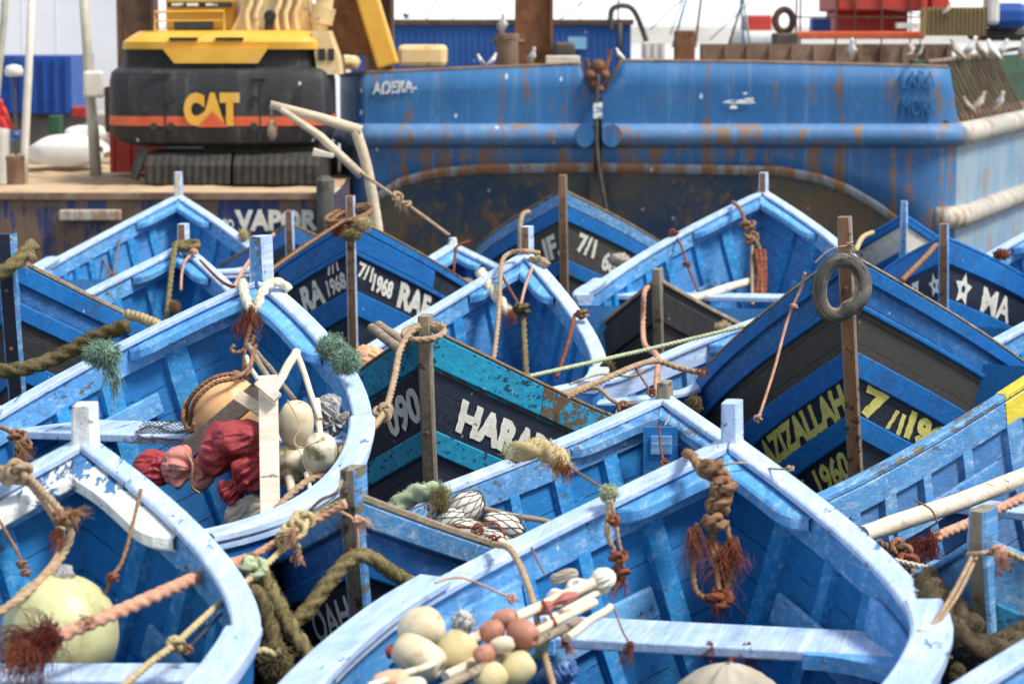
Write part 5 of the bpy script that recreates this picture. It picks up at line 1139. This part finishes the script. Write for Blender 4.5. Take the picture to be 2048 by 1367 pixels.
rope('straw lashing round the rim at the lower left of the weathered bow', [(430, 1338, 8.7), (455, 1322, 8.6), (520, 1300, 8.65), (548, 1310, 8.7)], .012, 'rope_straw', knots=[(450, 1332, 8.6, .035)])
tuft('olive bunch of old rope hanging beside the rim at the lower left', 552, 1322, 8.9, 34, 48, 'rope_olive', 320, hang=((550, 1350, .2, 90, 'rope_olive'),))
# --- weathered bow D
rope('mossy rope fender draped over the stem of the weathered bow', [(578, 1250, 9.62), (612, 1222, 9.66), (660, 1160, 9.74), (700, 1118, 9.8), (735, 1112, 9.84), (790, 1148, 9.95), (850, 1180, 10.1), (905, 1205, 10.25)], .029, 'rope_olive', fuzzy=1800)
rope('thick mossy rope hanging down left of the weathered bow', [(498, 1120, 9.72), (520, 1140, 9.6), (548, 1195, 9.55), (590, 1270, 9.5), (632, 1330, 9.45), (660, 1385, 9.4)], .033, 'rope_olive', fuzzy=1800, knots=[(505, 1135, 9.55, .06, 'rope_lime', .5)])
rope('darker mossy rope behind the thick one, by the left rim', [(476, 1180, 9.45), (515, 1190, 9.4), (535, 1240, 9.38), (560, 1330, 9.3)], .033, 'rope_moss', fuzzy=1400)
rope('pink cord tied round the grey stem of the weathered bow', [(680, 1022, 9.98), (708, 1040, 9.93), (716, 1080, 9.93), (714, 1110, 9.93)], .007, 'rope_pink', knots=[(716, 1040, 9.9, .022)], frays=[(722, 1040, 9.88, .9, .1, .07, 60, 'rope_pink', .4)])
# --- boat C with the red bundles
buoy('orange buoy half wrapped in brown rope in the big loaded boat', 452, 822, 12.85, 72, 'float_orange', 'rope_brown', (.3, -.1, 1))
for i, (lb, pts) in enumerate((('outer brown rope looped over the orange buoy', [(372, 845, 12.9), (378, 800, 12.75), (415, 762, 12.72), (455, 748, 12.75), (492, 748, 12.8), (505, 720, 12.95)]), ('inner brown rope looped over the orange buoy', [(378, 850, 12.85), (388, 805, 12.66), (425, 768, 12.66), (470, 755, 12.7), (498, 735, 12.85), (508, 700, 13.1)]), ('short brown rope hanging left of the orange buoy', [(372, 800, 12.8), (366, 835, 12.72), (380, 862, 12.7), (388, 845, 12.68)]))):
    rope(lb, pts, .011, 'rope_brown')
r = rope('white rope looped round the stem of the big loaded boat', [(486, 560, 14.02), (488, 582, 13.8), (498, 612, 13.7), (512, 620, 13.68), (522, 590, 13.72), (540, 568, 13.8), (562, 566, 13.84), (578, 580, 13.86)], .026, 'rope_white', fuzzy=500, frays=[(505, 622, 13.66, 0, 1, .24, 150, 'rope_rust', .2), (482, 650, 13.66, -.5, .5, .09, 60, 'rope_rust', .5)])
for pts in ([(506, 625, 13.68), (500, 660, 13.64), (492, 690, 13.6), (505, 700, 13.55), (512, 690, 13.58)], [(470, 690, 13.6), (463, 698, 13.6), (475, 705, 13.58), (500, 690, 13.6), (508, 670, 13.62)], [(495, 690, 13.6), (488, 730, 13.5), (500, 760, 13.3)]):
    q = MB(); laid(q, rel(spline([U(*p) for p in pts], 8), r.location), .012); q.build('loose_strand', 'rope_brown', r, True)
for lb, a, b, rr, m in (('gnarled driftwood stick leaning in the loaded boat', (497, 690, 13.5), (548, 775, 12.9), .016, 'driftwood'), ('second gnarled stick beside the driftwood one', (492, 715, 13.4), (518, 765, 12.9), .013, 'cane'), ('third thin stick reaching towards the round white float', (512, 700, 13.45), (590, 800, 12.6), .013, 'driftwood'),
                        ('thick pale cane rising to a tied top above the boards', (592, 702, 12.7), (548, 782, 12.4), .024, 'cane'), ('slim pale cane falling right from the tied top', (592, 702, 12.7), (640, 838, 12.3), .016, 'cane'), ('slim cane running down between the floats', (592, 885, 12.2), (628, 960, 12.0), .018, 'cane'),
                        ('pale cane end below the mossy float', (578, 955, 12.05), (590, 1010, 11.9), .024, 'cane'), ('thin cane behind the square float', (632, 800, 12.4), (645, 900, 12.2), .018, 'cane'), ('dark cane stub by the foot of the long board', (612, 945, 12.0), (625, 1000, 11.9), .014, 'cane')): stick(lb, a, b, rr, m, 'cane_stick', 'stick')
plank('long cream board standing upright in front of the red bundle', (536, 752, 12.25), (541, 1050, 11.75), .098, .03, 'bleached_wood'); plank('brown weathered board slanting behind the red bundle', (358, 915, 12.7), (530, 770, 12.4), .10, .03, 'driftwood', up=(.2, -1, .5))
plank('short pale crosspiece nailed to the brown board', (474, 790, 12.3), (566, 848, 12.2), .062, .03, 'pale_wood', up=(.2, -1, .3)); plank('small pale block at the top of the upright board', (516, 762, 12.16), (556, 796, 12.1), .055, .03, 'bleached_wood', up=(.2, -1, .3))
bundle('large dark red tarpaulin bundle beside the upright board', 462, 908, 12.25, 66, 62, 60, 'tarp_red', ((.12, .25),), 21, rot=.25, fold=.2)
bundle('top of the red bundle, sun bleached and smooth', 478, 876, 12.2, 56, 34, 46, 'tarp_red', (), 27, rot=-.1, fold=.12)
bundle('lower red tarpaulin fold hanging below the big bundle', 488, 962, 12.1, 58, 40, 44, 'tarp_red', ((-.3, .3),), 31, rot=-.75, fold=.25); bundle('round red tarpaulin bundle at the left of the row', 313, 940, 12.35, 50, 36, 40, 'tarp_red', ((.75, .3),), 37, rot=.12, fold=.14)
bundle('faded pink tarpaulin bundle tied in the middle of the row', 378, 936, 12.3, 58, 40, 40, 'tarp_pink', ((.1, .16),), 41, rot=.2, fold=.22)
bundle('grey canvas corner hanging below the red folds', 492, 1030, 12.05, 46, 34, 14, 'canvas', (), 45, 'canvas_sheet', 'canvas', rot=-.55, fold=.25)
rope('thin tan cord tied round the pink bundle', [(372, 905, 12.05), (385, 930, 11.98), (382, 970, 12.02), (398, 985, 12.1)], .006, 'rope_tan')
for a in (('egg shaped white float tied with cord next to the upright board', 592, 846, 12.2, 36, 46, 'float_cream', (.1, -.2, 1), .62), ('square shouldered cream float with a mossy end', 640, 906, 12.05, 34, 38, 'float_cream_mossy', (.15, -.5, 1), .34), ('mossy cream float behind the slim cane', 584, 932, 12.2, 38, 42, 'float_cream_mossy', (.1, -.3, 1), .4)): fishfloat(*a)
rope('thin cord wound round the egg shaped float', [(575, 800, 12.1), (600, 850, 12.03), (588, 880, 12.0), (602, 895, 11.98), (640, 880, 11.97)], .004, 'rope_straw')
bundle('crumpled foil and netting bundle behind the cream floats', 656, 832, 12.5, 40, 34, 34, 'foil', ((.4, .2),), 51, 'net_scrap', 'net', rot=.6, fold=.5); tuft('pale frayed net scraps lying on the right rim', 610, 1015, 11.75, 40, 20, 'rope_lime', 200, cat='net')
b = U(330, 868, 12.6); mb = MB(); c0 = [U(255, 892, 12.8)-b, U(405, 905, 12.72)-b, U(425, 850, 13.05)-b, U(285, 848, 13.1)-b]
f = lambda u, v: c0[0].lerp(c0[1], u).lerp(c0[3].lerp(c0[2], u), v)+Vector((0, 0, .03*noise.noise(Vector((u*4, v*4, 2)))+.02))
for i in range(-16, 17):
    for s in (0, 1):
        pts = [f((i/16+t if not s else i/16+1-t), t) for t in [q/12 for q in range(13)] if 0 <= (i/16+t if not s else i/16+1-t) <= 1]
        if len(pts) > 2: mb.tube(pts, .0022, 3, cap=False)
o = mb.build('fishing_net', 'net_twine'); o.location = b; tag(o, 'fine dark net spread over the bench of the loaded boat', 'net')
# rope from the turquoise bow down into boat C
coil('tan rope turned round the stem of the turquoise bow', 850, 662, 13.76, 38, 22, 2.6, .0165, 'rope_tan', drop=.012)
rope('tan knotted rope from the turquoise bow down to the loaded boat', [(838, 650, 13.75), (818, 668, 13.7), (800, 700, 13.6), (788, 760, 13.3), (770, 820, 12.95), (735, 868, 12.5), (705, 892, 12.3), (668, 935, 12.1), (610, 965, 11.95), (560, 1010, 11.8), (526, 1060, 11.7)], .0175, 'rope_tan', knots=[(766, 825, 12.9, .05), (706, 892, 12.25, .05), (692, 910, 12.2, .042)])
stick('grey round stick at the left of the turquoise stem', (744, 655, 14.3), (800, 700, 13.9), .030, 'driftwood', 'spar', 'spar'); stick('second grey round stick at the turquoise stem', (757, 650, 14.4), (815, 690, 14.0), .030, 'driftwood', 'spar', 'spar')
bundle('orange tarpaulin bundle behind the turquoise bow', 735, 724, 15.2, 34, 34, 26, 'tarp_orange', (), 61, rot=.3, fold=.2)
# tufts on C
tuft('green frayed rope bunch hanging over the left rim of the loaded boat', 205, 705, 13.05, 44, 26, 'rope_green', 420, hang=((222, 722, .26, 130, 'rope_green'), (228, 760, .13, 50, 'rope_moss')))
tuft('fluffy green rope tuft on the right rim of the loaded boat, upper half', 664, 692, 12.95, 34, 28, 'rope_green', 420); tuft('fluffy green rope tuft on the right rim of the loaded boat, lower half', 692, 720, 12.85, 34, 28, 'rope_green', 420)
# --- K
rope('thick mossy rope reaching from the left edge to the rim', [(-40, 742, 15.3), (40, 738, 15.3), (110, 716, 15.4), (180, 678, 15.4), (254, 650, 15.3)], .044, 'rope_moss', fuzzy=1400)
rope('old straw rope wound round the dark stem at the left edge', [(-40, 560, 15.8), (0, 545, 15.8), (28, 528, 15.82), (52, 505, 15.9), (66, 490, 16.0)], .043, 'rope_olive', fuzzy=1300, frays=[(60, 505, 15.9, .3, .2, .08, 60, 'rope_straw', .8)])
rope('pinkish tan rope lying on the rim of the black and blue bow', [(254, 628, 15.6), (285, 636, 15.4), (322, 652, 15.1)], .030, 'rope_straw', fuzzy=800); rope('brown tassel of rope hanging at the left edge below the green bunch', [(-10, 850, 11.6), (20, 862, 11.55), (40, 880, 11.5), (30, 915, 11.45)], .010, 'rope_brown', knots=[(36, 872, 11.45, .05), (45, 890, 11.45, .045)], frays=[(40, 890, 11.4, .2, 1, .15, 90, 'rope_brown', .3)])
# --- L, M, O back left
rope('thin brown cord inside the boat farthest back, left of the pair', [(190, 476, 25.6), (205, 515, 25.2), (228, 556, 24.8)], .011, 'rope_brown'); rope('thin brown cord inside the boat farthest back, right of the pair', [(244, 450, 25.6), (236, 500, 25.2), (226, 556, 24.8)], .009, 'rope_brown', knots=[(225, 553, 24.7, .05)])
coil('olive rope turned round a stem head at the upper left', 373, 487, 20.3, 22, 6, 2.2, .022, 'rope_olive', drop=.02); rope('olive rope hanging straight down inside the nested boat', [(352, 486, 20.25), (346, 520, 20.1), (338, 590, 19.8), (332, 645, 19.6)], .021, 'rope_olive')
rope('thin pinkish cord tied at the apex of the nested boat', [(392, 502, 20.3), (372, 520, 20.1), (364, 545, 20.0), (362, 580, 19.8)], .011, 'rope_pink', knots=[(388, 503, 20.2, .035)]); tuft('brown rope lump with a ring inside the nested boat', 349, 612, 19.6, 13, 16, 'rope_brown', 120)
rope('long brown line sloping from the coiled stem to the loaded boat', [(690, 440, 20.55), (610, 492, 18.4), (520, 555, 16.), (420, 622, 14.6), (330, 650, 14.)], .012, 'rope_brown')
rope('pinkish line crossing in front of the dark half hidden bow', [(548, 468, 23), (500, 520, 20), (465, 580, 17.), (455, 600, 16.5)], .014, 'rope_pink')
coil('brown rope coiled round the stem of the navy numbered bow', 700, 425, 20.62, 42, 20, 2.6, .018, 'rope_brown', drop=.02, tilt=.03)
tuft('olive matted rope at the right of the coiled stem', 725, 446, 20.5, 22, 18, 'rope_straw', 260); tuft('dark matted rope at the left of the coiled stem', 680, 455, 20.5, 22, 18, 'rope_rust', 260); tuft('olive matted rope hanging below the coil', 702, 468, 20.45, 26, 13, 'rope_olive', 240)
rope('tan mooring line from the pole derrick to the small pale boat', [(722, 345, 22.9), (760, 372, 22.8), (830, 420, 22.5), (898, 470, 22.05)], .015, 'rope_tan', knots=[(795, 393, 22.6, .05), (812, 408, 22.55, .05)], frays=[(796, 400, 22.5, .1, 1, .16, 40, 'rope_tan', .2)])
rope('rusty tie on the small pale boat with the round stem head', [(940, 482, 21.95), (915, 492, 21.9), (910, 512, 21.85), (907, 545, 21.8)], .012, 'rope_rust')
tuft('orange straw lump on the dark side of the work barge', 487, 470, 25, 13, 15, 'rope_straw', 120)
# --- Q
rope('white and tan thick rope lashed inside the narrow boat', [(962, 545, 18.9), (978, 570, 18.6), (1000, 600, 18.4), (1020, 625, 18.3), (1040, 618, 18.3)], .040, 'rope_white', fuzzy=700, frays=[(1022, 628, 18.2, -.1, 1, .1, 80, 'rope_rust', .4)])
rope('tan rope turned over the stem and hanging inside the narrow boat', [(1078, 506, 18.85), (1050, 502, 18.75), (1020, 506, 18.8), (1003, 530, 18.6), (998, 620, 18.2), (990, 700, 17.9), (985, 730, 17.8)], .017, 'rope_tan'); rope('olive green rope hanging from a knot inside the narrow boat', [(1046, 615, 18.3), (1048, 660, 18.2), (1053, 752, 17.9)], .021, 'rope_olive', knots=[(1044, 618, 18.25, .06, 'rope_moss')])
rope('pink cord at the left of the narrow boat bow', [(1002, 548, 18.6), (1018, 575, 18.4), (1043, 618, 18.2)], .010, 'rope_rust'); rope('pink cord at the right of the narrow boat bow', [(1065, 535, 18.7), (1050, 575, 18.4), (1040, 618, 18.2)], .011, 'rope_pink')
rope('tan knot lashed right of the narrow boat stem', [(1060, 520, 18.8), (1080, 518, 18.75), (1096, 530, 18.7)], .026, 'rope_tan', fuzzy=500); rope('red brown cord down the right side of the narrow boat', [(1150, 628, 17.9), (1138, 680, 17.5), (1114, 755, 17.2)], .013, 'rope_rust', knots=[(1165, 628, 17.85, .05, 'rope_brown')])
tuft('olive rope end on the rim beside the black bow', 1215, 735, 16.9, 16, 20, 'rope_moss', 140)
# --- R, S, T, U
rope('tan rope hooked over the rim of the bow under the arch', [(1058, 424, 24.3), (1045, 430, 24.2), (1040, 460, 24.1), (1040, 500, 24.1)], .022, 'rope_tan'); tuft('grey fender lump hanging on the bow under the arch', 1240, 520, 23.9, 26, 20, 'canvas', 40, cat='fender')
r = rope('brown rope chain hanging inside the light blue boat at the back', [(1466, 404, 23.5), (1482, 420, 23.2), (1492, 452, 23.1), (1500, 470, 23.0), (1520, 500, 22.9), (1525, 590, 22.6)], .018, 'rope_brown', knots=[(1496, 450, 23.05, .08), (1502, 475, 23.0, .07)], frays=[(1520, 505, 22.9, 0, 1, .42, 110, 'rope_brown', .08)])
for dx in (-9, 0, 8):
    q = MB(); laid(q, rel(spline([U(1520+dx, 500, 22.88), U(1524+dx*.7, 545, 22.75), U(1521+dx, 592, 22.6)], 8), r.location), .022); q.build('loose_strand', 'rope_rust', r, True)
q = MB(); laid(q, rel(spline([U(1505, 480, 23), U(1504, 540, 22.8), U(1505, 610, 22.5)], 8), r.location), .016); q.build('loose_strand', 'rope_tan', r, True)
rope('thin red brown cord over the left rim of the light blue back boat', [(1345, 466, 23.2), (1362, 490, 23.), (1374, 528, 22.8), (1396, 582, 22.4)], .011, 'rope_rust', knots=[(1347, 467, 23.15, .05), (1374, 528, 22.75, .04)]); stick('pale oar shaft lying across the light blue back boat', (1362, 606, 21.9), (1512, 556, 22.9), .040, 'bleached_wood', 'oar_shaft', 'oar')
rope('pinkish rope hanging over the small black bow', [(1296, 574, 19.1), (1288, 590, 18.95), (1286, 650, 18.9), (1290, 690, 18.3), (1314, 712, 16.8), (1314, 760, 16.2), (1312, 810, 15.8)], .019, 'rope_pink'); tuft('straw rope lashing at the right end of the small black bow', 1447, 652, 18.6, 22, 10, 'rope_straw', 160)
rope('pale green taut line crossing in front of the black bow', [(1060, 752, 15.2), (1280, 702, 16.), (1505, 648, 16.4)], .013, 'rope_lime'); rope('fuzzy tan rope lying along the scuffed pale rim', [(1128, 790, 14.8), (1200, 762, 15.2), (1270, 732, 15.5), (1315, 722, 15.8), (1360, 736, 15.8), (1408, 746, 15.7)], .018, 'rope_tan', fuzzy=500, frays=[(1400, 745, 15.6, 1, .2, .08, 50, 'rope_rust', .4)])
rope('brown line from the scuffed pale rim to the wooden bow', [(1135, 795, 14.6), (1190, 775, 14.6), (1225, 800, 14.3), (1255, 815, 14.1)], .012, 'rope_tan', knots=[(1252, 816, 14.05, .05, 'rope_brown')])
rope('thin brown cord hanging inside the scuffed pale boat', [(1272, 738, 15.6), (1290, 765, 15.3), (1303, 785, 15.1)], .007, 'rope_brown', knots=[(1303, 785, 15.05, .03, 'rope_rust')])
tuft('green and straw rope knot beside the wooden stem head', 1388, 808, 13.3, 18, 22, 'rope_moss', 200)
# --- F
rope('fat yellowish rope chunk draped on the rim of the float boat', [(1024, 908, 12.05), (1055, 898, 12.0), (1090, 900, 12.0), (1118, 918, 11.95), (1128, 938, 11.92)], .050, 'rope_straw', fuzzy=1500, frays=[(1120, 930, 11.85, .3, 1, .07, 120, 'rope_rust', .4), (1030, 905, 12., -1, .3, .05, 60, 'rope_lime', .5)])
rope('grey frayed rope chunk on the rim next to the netted floats', [(792, 1014, 10.95), (825, 990, 10.95), (862, 982, 10.9), (890, 990, 10.85)], .042, 'rope_lime', fuzzy=1000, frays=[(880, 990, 10.8, .1, 1, .13, 240, 'rope_olive', .3)])
def netbag(label, px, py, Y, rx, ry, ang):
    b = U(px, py, Y); k = PX(Y); r = empty('netted_float', b, label, 'float', 'white floats bagged in net'); M = Matrix.Rotation(ang, 3, 'Y')
    S_ = lambda th, f, q=1.: M @ Vector((rx*k*math.cos(th), ry*k*math.sin(th)*math.cos(f), ry*k*math.sin(th)*math.sin(f)))*q*(1+.08*noise.noise(Vector((math.cos(th)*2+px, math.sin(f)*math.sin(th)*2, 0))))
    mb = MB(); mb.grid([[S_(math.pi*i/20, 2*math.pi*j/28) for j in range(28)] for i in range(21)], 0, True); mb.build('body', 'white_cloth', r, True); mb = MB()
    for s in (-1, 1):
        for j in range(11): mb.tube([S_(.12+2.9*t/16, 2*math.pi*j/11+s*1.5*t/16, 1.02) for t in range(17)], .0022, 4, cap=False)
    mb.build('net', 'net_twine', r); mb = MB(); strands(mb, S_(math.pi, 0), M @ Vector((-1, -.3, 0)), .07, 30, .5, .5, .0022); mb.build('tie', 'rope_rust', r)
for a in (('upper white float in black net next to the grey rope chunk', 928, 1018, 10.85, 48, 32, -.7), ('left white float in net below the upper one', 900, 1040, 10.8, 36, 26, -.4), ('right white float in net by the driftwood sticks', 1006, 1052, 10.9, 46, 30, .3), ('lowest white float in net against the weathered rim', 985, 1082, 10.65, 48, 24, .25), ('middle white float in net under the sticks', 940, 1062, 10.7, 42, 26, .15)): netbag(*a)
stick('thin driftwood stick, upper of the pair over the netted floats', (952, 1016, 10.9), (1098, 1042, 10.9), .013, 'driftwood', 'stick', 'stick', .03); stick('pale stick, lower of the pair over the netted floats', (1005, 1092, 10.5), (1122, 1042, 10.8), .014, 'cane', 'stick', 'stick', .03)
rope('thin rusty cord tangled over the netted floats', [(900, 1050, 10.6), (950, 1055, 10.55), (990, 1045, 10.6), (1010, 1070, 10.5)], .006, 'rope_rust', knots=[(955, 1058, 10.5, .03), (990, 1078, 10.5, .03)])
b = U(1322, 930, 12.75); mb = MB(); k = PX(12.75); lk = empty('bow_locker', b, 'small blue wooden locker door in the bow of the float boat', 'locker'); mb.box((-36*k, 0, -.1), (34*k, .04, 78*k)); mb.build('panel', 'blue_interior', lk); mb = MB(); mb.box((-22*k, -.015, 22*k), (22*k, -.001, 62*k)); mb.build('door', 'weathered_blue', lk, bevel=.006)
rope('dark red cord hanging in front of the bow locker', [(1318, 850, 12.6), (1322, 900, 12.55), (1330, 925, 12.5)], .006, 'rope_rust', knots=[(1330, 928, 12.45, .03)])
# --- G: the tyre
b = U(1681, 574, 15.3); k = PX(15.3); mb = MB(); rows = []
for i in range(49):
    t = 2*math.pi*i/48; rx, ry = 41*k, 58*k; sq = 1+.10*math.sin(t*2+.8)+.06*math.cos(3*t)
    c = Vector((rx*math.cos(t)*sq, .015*math.sin(t*2), ry*math.sin(t)*sq)); nrm = Vector((math.cos(t)/rx, 0, math.sin(t)/ry)).normalized()
    rr = 17*k*(1+.10*math.sin(t+2.2)); rows.append([c+nrm*math.cos(v)*rr*.95+Vector((0, 1, 0))*math.sin(v)*rr*1.15 for v in [2*math.pi*j/18 for j in range(18)]])
ids = mb.grid(rows, 0, True); mb.m = [1 if 7 <= (i % 18) <= 10 else 0 for i in range(len(mb.f))]; ty = mb.build('tyre', ['rubber', 'driftwood'], None, True); ty.location = b; tag(ty, 'bare grey tyre hung on the tall brown stem', 'tyre')
rope('thin tan cord tying the tyre to the stem', [(1630, 525, 15.2), (1660, 500, 15.2), (1695, 492, 15.2), (1708, 505, 15.25)], .006, 'rope_tan', knots=[(1700, 490, 15.2, .028)]); rope('pinkish line hanging from the tyre down the charcoal side', [(1610, 545, 15.3), (1600, 580, 15.35), (1575, 640, 15.3), (1548, 740, 15.1), (1514, 845, 14.9)], .009, 'rope_pink', knots=[(1588, 612, 15.3, .022), (1516, 836, 14.85, .025)])
rope('straw rope over the white strake right of the tyre', [(1712, 500, 19), (1725, 475, 20), (1745, 465, 20.8)], .018, 'rope_straw')
# --- H, I
stick('long bare pole lying along the grey-blue boat', (1728, 1068, 12.0), (2080, 944, 12.9), .047, 'bleached_wood', 'oar_shaft', 'oar', .01, r2=.05)
rope('thick pinkish twisted rope with a maroon fray in the grey-blue boat', [(1850, 1088, 11.7), (1885, 1068, 11.85), (1950, 1040, 12.1), (2080, 978, 12.6)], .024, 'rope_pink', frays=[(1862, 1080, 11.65, -.6, .9, .2, 190, 'rope_maroon', .3), (1840, 1085, 11.6, -1, .5, .17, 150, 'rope_maroon', .3)])
rope('brown knotted rope beside the maroon fray', [(1760, 1085, 11.6), (1790, 1102, 11.5), (1815, 1112, 11.45), (1830, 1150, 11.3)], .017, 'rope_brown', knots=[(1798, 1102, 11.45, .06), (1815, 1125, 11.4, .05, 'rope_rust')]); rope('white thin rope below the maroon fray', [(1790, 1120, 11.3), (1830, 1130, 11.2), (1885, 1140, 11.1)], .013, 'rope_white')
rope('thin cord tied round the long bare pole', [(1830, 1000, 12.1), (1862, 1018, 12.05), (1875, 1045, 12.05)], .005, 'rope_brown')
rope('heavy dark rope hanging below the small teal bow', [(1852, 1160, 9.5), (1880, 1230, 9.1), (1930, 1285, 8.95), (1990, 1300, 8.95), (2070, 1262, 9.2)], .055, 'rope_dark', fuzzy=1600); rope('second dark rope lying behind the heavy one', [(1840, 1180, 9.7), (1890, 1200, 9.4), (1930, 1240, 9.2), (1960, 1262, 9.15)], .045, 'rope_dark', fuzzy=1200)
rope('tan cord tied round the grey stem of the teal bow', [(1935, 1108, 9.3), (1962, 1106, 9.22), (1992, 1104, 9.3)], .010, 'rope_tan', knots=[(1996, 1100, 9.22, .03, 'rope_pink')], frays=[(2000, 1100, 9.2, .3, 1, .11, 90, 'rope_pink', .2)]); rope('tan line from the teal bow to the right picture edge', [(1996, 1095, 9.3), (2080, 1132, 9.3)], .011, 'rope_straw')
rope('brown sloping line at the starred bow', [(1872, 490, 20.1), (1850, 515, 19.5), (1805, 560, 18.8)], .02, 'rope_brown'); tuft('rusty rope lump on the rim behind the starred bow', 2003, 508, 19.9, 20, 11, 'rope_rust', 200)
tuft('olive straw rope hanging by the rim at the lower right', 1915, 1345, 8.4, 14, 26, 'rope_moss', 160); rope('dark cord on the gunwale in the bottom right corner', [(1995, 1345, 8.3), (2030, 1318, 8.25), (2070, 1308, 8.3)], .007, 'rope_moss')

# --- thin lines crossing between boats
rope('thin pinkish line from the brown rope up to the grey stem and on right', [(505, 1112, 9.8), (585, 1066, 9.95), (650, 1030, 10.0), (692, 1008, 9.98)], .016, 'rope_pink')
rope('thin tan line from the stem of the weathered bow to the rim at left', [(684, 960, 10.0), (672, 985, 9.98), (640, 1000, 10.1), (612, 1030, 10.15)], .007, 'rope_tan')
rope('slack thin grey line on the rim of the loaded boat', [(560, 1058, 11.0), (600, 1050, 10.95), (650, 1020, 11.2), (700, 985, 11.6)], .006, 'rope_straw')
rope('thin pale line over the wooden bow of the float boat', [(1304, 806, 13.1), (1330, 835, 12.95), (1400, 880, 12.7), (1440, 905, 12.5)], .006, 'rope_white')
rope('thin cord looped over the right rim of the float boat', [(1330, 850, 12.8), (1348, 815, 13.05), (1365, 808, 13.1), (1400, 845, 12.9)], .005, 'rope_tan')
rope('thin reddish cord from the stem of the loaded boat to the nested boat', [(470, 575, 14.1), (440, 560, 16), (400, 520, 19.8)], .009, 'rope_rust')
rope('thin dark cord hanging inside the left of the front boat', [(1060, 1085, 10.05), (1075, 1120, 9.9), (1090, 1150, 9.8)], .004, 'rope_brown')
rope('tan line hanging slack between the narrow boat and the black bow', [(1140, 768, 15.6), (1200, 748, 16), (1260, 752, 16.0), (1290, 740, 16.)], .008, 'rope_straw')

o = bpy.context.scene.objects['tyre']; b = o.location.copy(); mb = MB()
for q in (.7, 1.6):       # two shallow ridges round the tyre
    mb.tube([Vector((41*PX(15.3)*math.cos(t), -.06*math.sin(q)+.012*math.sin(2*t)*0-.004, 58*PX(15.3)*math.sin(t)))*1 + Vector((math.cos(t), 0, math.sin(t)))*17*PX(15.3)*math.cos(q)*1.0 for t in [2*math.pi*i/60 for i in range(61)]], .003, 5, cap=False)
mb.build('bead_ridge', 'rubber', o, True)
